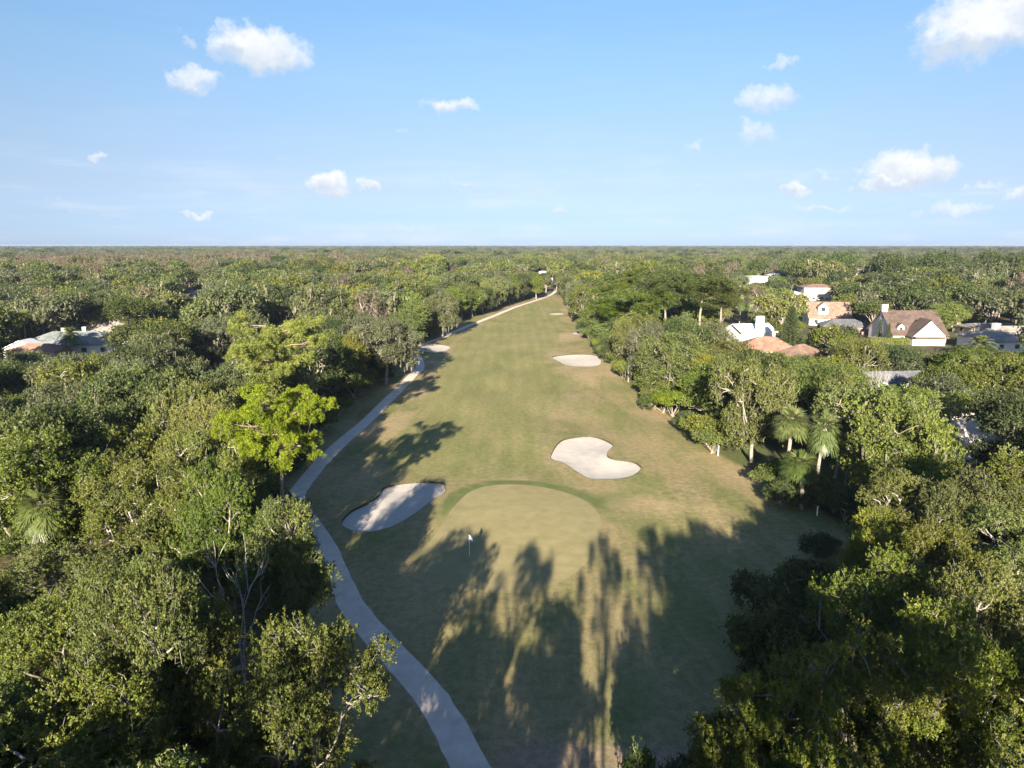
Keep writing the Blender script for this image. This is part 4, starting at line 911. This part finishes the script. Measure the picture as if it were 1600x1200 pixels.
def fill(key, x, y, h, r, extra=''):
    s, b = band(x, y); lk = LOOK.get(key) or LOOK[key.split('_')[0]]; bush = key.startswith('shrub')
    g = ('bushes ' if bush else lk+'s ')+WHERE[(s, b)]
    t_ = tree(key, x, y, 0, h, r, rt.uniform(0, 6.28), 'bush' if bush else 'laurel_tree' if 'laurel' in lk else 'oak_tree', lk+' '+WHERE[(s, b)], 'bush' if bush else 'oak tree', g)
    FILL.append((t_, lk, *proj((x, y, h*.8))[:2]))
    PLACED.append((x, y, r*(.5 if bush else 1)))
IND_MAX = 178.0; count = 0
ys = 16.0; pts_c = []
while ys < IND_MAX:
    sp = 6.4 if ys < 60 else 8.0 if ys < 110 else 9.4
    xmax = ys*.80+14
    for x in np.arange(-xmax, xmax, sp): pts_c.append((x+rt.uniform(-.32, .32)*sp, ys+rt.uniform(-.32, .32)*sp, sp))
    ys += sp*.92
cd_in = sdist(CORR, np.array([c[:2] for c in pts_c]))
for (x, y, sp), sd_ in zip(pts_c, cd_in):
    d = math.hypot(x, y)
    if d > IND_MAX or y < 12: continue
    small = d < 60
    r = rt.uniform(3.6, 5.0) if small else rt.uniform(4.8, 6.6) if d < 110 else rt.uniform(5.0, 7.2)
    h = rt.uniform(9.5, 13.0) if small else rt.uniform(10.5, 14.5)
    if x > 0 and small: h = rt.uniform(10.0, 12.0) if d > 34 else rt.uniform(8.5, 10)
    if x < 0 and 50 < y < 130: h += 1.0
    if x < 0 and y < 50: h = rt.uniform(11.5, 13.5) if y < 31 else rt.uniform(8, 10.5)
    if sd_ < r*((1.3 if x > 0 else .75) if d < 50 else .62 if d < 75 else .4): continue
    if any((x-a)**2+(y-b)**2 < ((r+c)*.5)**2 for a, b, c in PLACED): continue
    if clash_house(x, y, r): continue
    if x > 0 and d > 75 and sd_ < 16: h = rt.uniform(13.5, 16.5)
    tries = 0
    while hidden(x, y, h, r) and tries < 5: h *= .78; r = max(2.4, r*.86); tries += 1
    if hidden(x, y, h, r): continue
    cx, cy, dp = proj((x, y, h))
    if cx < -160 or cx > 1760: continue
    if d < 75: key = rt.choice(['oak_a', 'oak_b', 'oak_c', 'laurel_a', 'laurel_b'])
    elif x < 0: key = rt.choice(['moid_a', 'moid_b', 'moid_c', 'moid_d', 'moid_e'], p=[.36, .16, .22, .12, .14] if d < 120 else [.2, .27, .13, .2, .2])
    else: key = rt.choice(['moid_a', 'moid_b', 'moid_c', 'moid_d', 'moid_e'], p=[.34, .06, .27, .31, .02])
    fill(str(key), x, y, h, r); count += 1
# bushes along both edges of the opening
n = len(CORR); acc_ = 0
for i in range(n):
    a, b = CORR[i], CORR[(i+1) % n]; L_ = np.linalg.norm(b-a); m_ = int(L_/3.6)
    for k in range(m_):
        q = a+(b-a)*((k+.5)/m_)+rt.normal(0, .6, 2); d = math.hypot(*q)
        if q[1] < 22 or d > 260 or rt.random() < .22: continue
        out_ = unit(np.array([[q[0]+1e-6, 0.]]))[0]; q = q+out_*rt.uniform(.6, 2.6)
        if sdist(PATH, q[None])[0] < 1.6 or (q[0] < 0 and d < 62): continue
        if hidden(q[0], q[1], 3, 2): continue
        s_ = rt.uniform(.8, 1.6); fill(str(rt.choice(['shrub_a', 'shrub_b'])), q[0], q[1], 3.2*s_, 2.3*s_); acc_ += 1
# tall edge trees on both sides beyond the individual range keep the corridor closed
for i in range(n):
    a, b = CORR[i], CORR[(i+1) % n]; L_ = np.linalg.norm(b-a); m_ = int(L_/8.5)
    for k in range(m_):
        q = a+(b-a)*((k+.5)/m_); d = math.hypot(*q)
        if d < 100 or d > 430: continue
        sgn = -1 if q[0] < G(860, 480)[0]*q[1]/400 else 1
        q = q+np.array([sgn*rt.uniform(2, 4.5), rt.normal(0, 1)]); r = rt.uniform(4.5, 6.5); h = rt.uniform(11.5, 15)
        if any((q[0]-a_)**2+(q[1]-b_)**2 < ((r+c_r)*.5)**2 for a_, b_, c_r in PLACED): continue
        if hidden(q[0], q[1], h, r): continue
        key = str(rt.choice(['moid_a', 'moid_b', 'moid_c', 'moid_d', 'moid_e'], p=[.3, .15, .25, .2, .1])); sd_n = 'left' if sgn < 0 else 'right'; lk = LOOK[key]
        t_ = tree(key, q[0], q[1], 0, h, r, rt.uniform(0, 6.28), 'laurel_tree' if 'laurel' in lk else 'oak_tree', lk+' along the '+sd_n+' edge of the far fairway', 'oak tree', lk+'s along the '+sd_n+' edge of the far fairway'); PLACED.append((q[0], q[1], r)); FILL.append((t_, lk, *proj((q[0], q[1], h*.8))[:2])); count += 1
print('TREES', count, 'BUSHES', acc_)
# every filler tree is named by its look and the nearest thing one can find
LAND = {'lower bright pine': (435,670), 'upper bright pine': (425,560), 'leafless grey snag': (360,900), 'fallen log': (329,1068), 'left edge sabal palm': (62,820), 'sage grey roof': (118,520), 'shaded bunker': (617,795),
 'small bunker by the far path': (680,545), 'bend of the cart path': (475,790), 'bottom left corner': (0,1200), 'bottom right corner': (1600,1200), 'kidney shaped bunker': (930,715), 'far oval bunker': (900,564), 'round headed sabal palm': (1235,700),
 'conical conifer': (1238,510), 'terracotta hip roof': (1198,536), 'white chimney tower': (1166,510), 'brown shingle roof': (1415,505), 'tan grey hip roof': (1560,525), 'white dormers': (1402,588), 'bare branched pale tree': (1377,600),
 'screen enclosure': (1536,724), 'date palm on the right': (1532,560), 'forked bare pine': (1043,470), 'far end of the fairway': (868,455), 'paved gap at lower right': (1398,1105), 'dark solar panels': (302,457), 'cream house': (1502,662),
 'bright flat topped pine': (680,415), 'dormered tan roof': (1275,480), 'white wall beside the sage roof': (175,508), 'yellow green bulging tree': (1107,600), 'right boundary stake': (1276,800), 'left boundary stake': (1122,708), 'bare twiggy treetop': (210,745)}
ORD = ['nearest', 'second', 'third', 'fourth', 'fifth', 'sixth', 'seventh', 'eighth', 'ninth', 'tenth', 'eleventh', 'twelfth', 'thirteenth', 'fourteenth', 'fifteenth', 'sixteenth', 'seventeenth', 'eighteenth', 'nineteenth', 'twentieth']
def relation(x, y, lx, ly):
    dx, dy = x-lx, (y-ly)*1.4
    return ('right of' if dx > 0 else 'left of') if abs(dx) > abs(dy) else ('below' if dy > 0 else 'above')
best = {}
for it in FILL:
    L_ = min(LAND, key=lambda k_: (it[2]-LAND[k_][0])**2+((it[3]-LAND[k_][1])*1.3)**2); lx, ly = LAND[L_]
    best.setdefault((it[1], relation(it[2], it[3], lx, ly), L_), []).append((math.hypot(it[2]-lx, it[3]-ly), it[0]))
for (lk, rel_, L_), lst in best.items():
    lst.sort(key=lambda q_: q_[0])
    for i_, (d_, o_) in enumerate(lst): o_['label'] = (lk+' just '+rel_+' the '+L_) if len(lst) == 1 else (('nearest ' if i_ == 0 else ORD[min(i_, 19)]+' nearest ')+lk+' '+rel_+' the '+L_)
# trees beside and behind the viewpoint: their shadows stripe the foreground
for (x, y, h, r, k) in [(-17.5,31,15.5,3.6,'oak_b'),(12.5,12.5,18.6,2.6,'loose_c'),(19.5,14,18,3.2,'loose_c'),(7.6,10,19,2.2,'loose_c'),(6,4,19,1.8,'loose_b'),(11.5,6,18.5,2.4,'loose_b'),(-15.5,15,16.3,3.4,'loose_a'),(-23,18,14,3.6,'oak_b'),(-27,11,14.5,4,'laurel_a'),(-12.2,12.5,17,2.6,'loose_b'),(1.8,9,19,1.5,'loose_a'),(10.8,9,19,2.4,'loose_c'),(-5.5,8,18.5,2.2,'loose_c'),(-1.8,4,18,1.5,'loose_b'),(-17,5,16,3.0,'loose_a'),(4.5,8,18.5,1.8,'loose_b'),(9.5,12,17.8,2.6,'loose_c'),(15,14,17.5,3.2,'loose_c'),
                        (8,-3,18,2.6,'loose_a'),(14,4,19,2.8,'loose_b'),(23,12,17.5,3.4,'loose_c'),(-6,-9,18,2.4,'loose_b'),(2.5,-12,18,2.0,'pine_c'),(20,1,19,3.4,'loose_b'),(27,9,18,3.6,'loose_c'),(27,-5,19,4.2,'oak_b'),
                        (14,-13,19,3.2,'loose_a'),(-22,-5,16,3.4,'loose_b'),(-25,0,15,4.2,'oak_a'),(21,-18,18,4,'loose_b'),(35,0,17,4.5,'loose_b'),(-36,-2,14,5,'oak_b'),(-11,-18,18,2.8,'pine_d')]:
    tree(k, x, y, 0, h, r, rt.uniform(0, 6.28), 'pine_tree' if 'pine' in k else 'oak_tree', ('tall pine' if 'pine' in k else 'loose crowned oak')+' beneath the viewpoint casting shadow on the foreground grass', 'pine tree' if 'pine' in k else 'oak tree', ('pines' if 'pine' in k else 'oaks')+' beneath the viewpoint')

# ------------------------------------------------------------------ the woods out to the horizon, past counting: one object
def flat_tree(key):
    tm, cm, mm, third, H, Rr = KIND[key]; Vs = []; Fs = []; tn = []; mi = []; o_ = 0; mats = []
    for me_ in (tm, cm, mm):
        if me_ is None: continue
        v = np.empty(len(me_.vertices)*3, np.float32); me_.vertices.foreach_get('co', v); f = np.empty(len(me_.loops), np.int32); me_.loops.foreach_get('vertex_index', f)
        v = v.reshape(-1, 3); f = f.reshape(-1, 4)+o_; o_ += len(v); Vs.append(v); Fs.append(f)
        if 'tint' in me_.attributes: a = np.empty(len(f), np.float32); me_.attributes['tint'].data.foreach_get('value', a)
        else: a = np.zeros(len(f), np.float32)
        tn.append(a); mi.append(np.full(len(f), len(mats), np.int32)); mats.append(me_.materials[0])
    me2 = np_mesh('wood_'+key, np.concatenate(Vs), np.concatenate(Fs), mats[0], np.concatenate(tn))
    for m_ in mats[1:]: me2.materials.append(m_)
    me2.polygons.foreach_set('material_index', np.concatenate(mi)); return bpy.data.objects.new('wood_'+key, me2)
VAR = ['far_a', 'far_b', 'far_c', 'far_d', 'far_e', 'far_p']
SRC = [flat_tree(k) for k in VAR]
rw = np.random.default_rng(9); WP = []
def ringfill(d0, d1, sp, s0, s1, probs):
    n_ = int((d1*d1-d0*d0)*.80/(sp*sp)); ang = rw.uniform(-.80, .80, n_); dd = np.sqrt(rw.uniform(d0*d0, d1*d1, n_))
    x = dd*np.sin(ang); y = dd*np.cos(ang)
    cell = {}; out = []
    for i in range(n_):
        c = (int(x[i]/(sp*.72)), int(y[i]/(sp*.72)))
        if c in cell: continue
        cell[c] = 1; out.append(i)
    out = np.array(out); x = x[out]; y = y[out]; dd = dd[out]
    sd_ = sdist(CORR, np.column_stack([x, y])) if d0 < 500 else np.full(len(x), 99.)
    for i in range(len(x)):
        if sd_[i] < 5: continue
        s = rw.uniform(s0, s1); h = 12*s*rw.uniform(.85, 1.15)
        if dd[i] < 900:
            if any((x[i]-a)**2+(y[i]-b)**2 < (c*.6+4)**2 for a, b, c in PLACED_FAR): continue
            if clash_house(x[i], y[i], 5): continue
            if hidden(x[i], y[i], h, 5*s): continue
        v = rw.choice(6, p=probs); az_ = math.atan2(x[i], y[i])
        if az_ < -.1 and 560 < dd[i] < 1300 and rw.random() < .6*min(1, (-az_-.05)*4): v = 4
        if v == 5: h *= .66
        if az_ > .33 and 480 < dd[i] < 640 : v = 3; h *= 1.25  # belt under a cloud shadow: the shade is put into the dark leaf colour
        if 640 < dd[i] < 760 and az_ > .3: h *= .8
        WP.append((x[i], y[i], s, h/12, rw.uniform(0, 6.28), v))
PLACED_FAR = [p_ for p_ in PLACED if math.hypot(p_[0], p_[1]) > 150]
ringfill(IND_MAX-4, 420, 8.6, .7, 1.35, [.28, .27, .2, .17, .03, .05])
ringfill(420, 950, 11.5, .85, 1.6, [.28, .27, .2, .16, .06, .03])
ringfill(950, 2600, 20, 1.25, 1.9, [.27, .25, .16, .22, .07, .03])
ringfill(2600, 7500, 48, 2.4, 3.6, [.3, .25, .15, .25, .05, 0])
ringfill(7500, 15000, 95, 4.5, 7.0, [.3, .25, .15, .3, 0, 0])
WP = np.array(WP); WP[:, 3] = np.where(np.hypot(WP[:, 0], WP[:, 1]) > 900, np.minimum(WP[:, 3], rw.uniform(.9, 1.45, len(WP))*np.where(np.hypot(WP[:, 0], WP[:, 1]) > 2600, rw.uniform(.9, 1.5, len(WP)), 1)), WP[:, 3])
print('WOOD', len(WP))
wm = bpy.data.meshes.new('distant_woods'); wm.vertices.add(len(WP)); co = np.zeros((len(WP), 3), np.float32); co[:, :2] = WP[:, :2]; wm.vertices.foreach_set('co', co.ravel())
a = wm.attributes.new('sc', 'FLOAT_VECTOR', 'POINT'); a.data.foreach_set('vector', WP[:, [2, 2, 3]].astype(np.float32).ravel())
a = wm.attributes.new('rot', 'FLOAT_VECTOR', 'POINT'); rr3 = np.zeros((len(WP), 3), np.float32); rr3[:, 2] = WP[:, 4]; a.data.foreach_set('vector', rr3.ravel())
a = wm.attributes.new('vi', 'INT', 'POINT'); a.data.foreach_set('value', WP[:, 5].astype(np.int32))
wob = tag(obj('distant_woods', wm), 'continuous woodland canopy of oaks and cypress reaching the horizon', 'woodland', kind='stuff')
gn = bpy.data.node_groups.new('woods', 'GeometryNodeTree'); gn.interface.new_socket('Geometry', in_out='INPUT', socket_type='NodeSocketGeometry'); gn.interface.new_socket('Geometry', in_out='OUTPUT', socket_type='NodeSocketGeometry')
gi = gn.nodes.new('NodeGroupInput'); go = gn.nodes.new('NodeGroupOutput'); iop = gn.nodes.new('GeometryNodeInstanceOnPoints'); jn_ = None
last = gi.outputs[0]; joined = gn.nodes.new('GeometryNodeJoinGeometry')
def nattr(nm, ty):
    q = gn.nodes.new('GeometryNodeInputNamedAttribute'); q.data_type = ty; q.inputs[0].default_value = nm; return q.outputs['Attribute']
vi = nattr('vi', 'INT'); scn = nattr('sc', 'FLOAT_VECTOR'); rtn = nattr('rot', 'FLOAT_VECTOR')
for k, s in enumerate(SRC):
    io = gn.nodes.new('GeometryNodeInstanceOnPoints'); oi = gn.nodes.new('GeometryNodeObjectInfo'); oi.inputs[0].default_value = s; oi.inputs['As Instance'].default_value = True
    cmp_ = gn.nodes.new('FunctionNodeCompare'); cmp_.data_type = 'INT'; cmp_.operation = 'EQUAL'
    gn.links.new(vi, [i_ for i_ in cmp_.inputs if i_.type == 'INT' and i_.enabled][0]); [i_ for i_ in cmp_.inputs if i_.type == 'INT' and i_.enabled][1].default_value = k
    gn.links.new(gi.outputs[0], io.inputs['Points']); gn.links.new(cmp_.outputs[0], io.inputs['Selection']); gn.links.new(oi.outputs['Geometry'], io.inputs['Instance'])
    gn.links.new(rtn, io.inputs['Rotation']); gn.links.new(scn, io.inputs['Scale']); gn.links.new(io.outputs[0], joined.inputs[0])
gn.links.new(joined.outputs[0], go.inputs[0])
gm = wob.modifiers.new('woods', 'NODES'); gm.node_group = gn

# ------------------------------------------------------------------ the air
hz = MB().box(-46000, 46000, -400, 46000, -1.5, 31.5); hm, ht_, ho = new_mat('haze')
pv = nn(ht_, 'ShaderNodeVolumePrincipled'); pv.inputs['Color'].default_value = (.40, .48, .68, 1); pv.inputs['Density'].default_value = 7.5e-5; ht_.links.new(pv.outputs[0], ho.inputs['Volume'])
HAZE = True
if HAZE: tag(hz.build('haze', hm), kind='stuff')
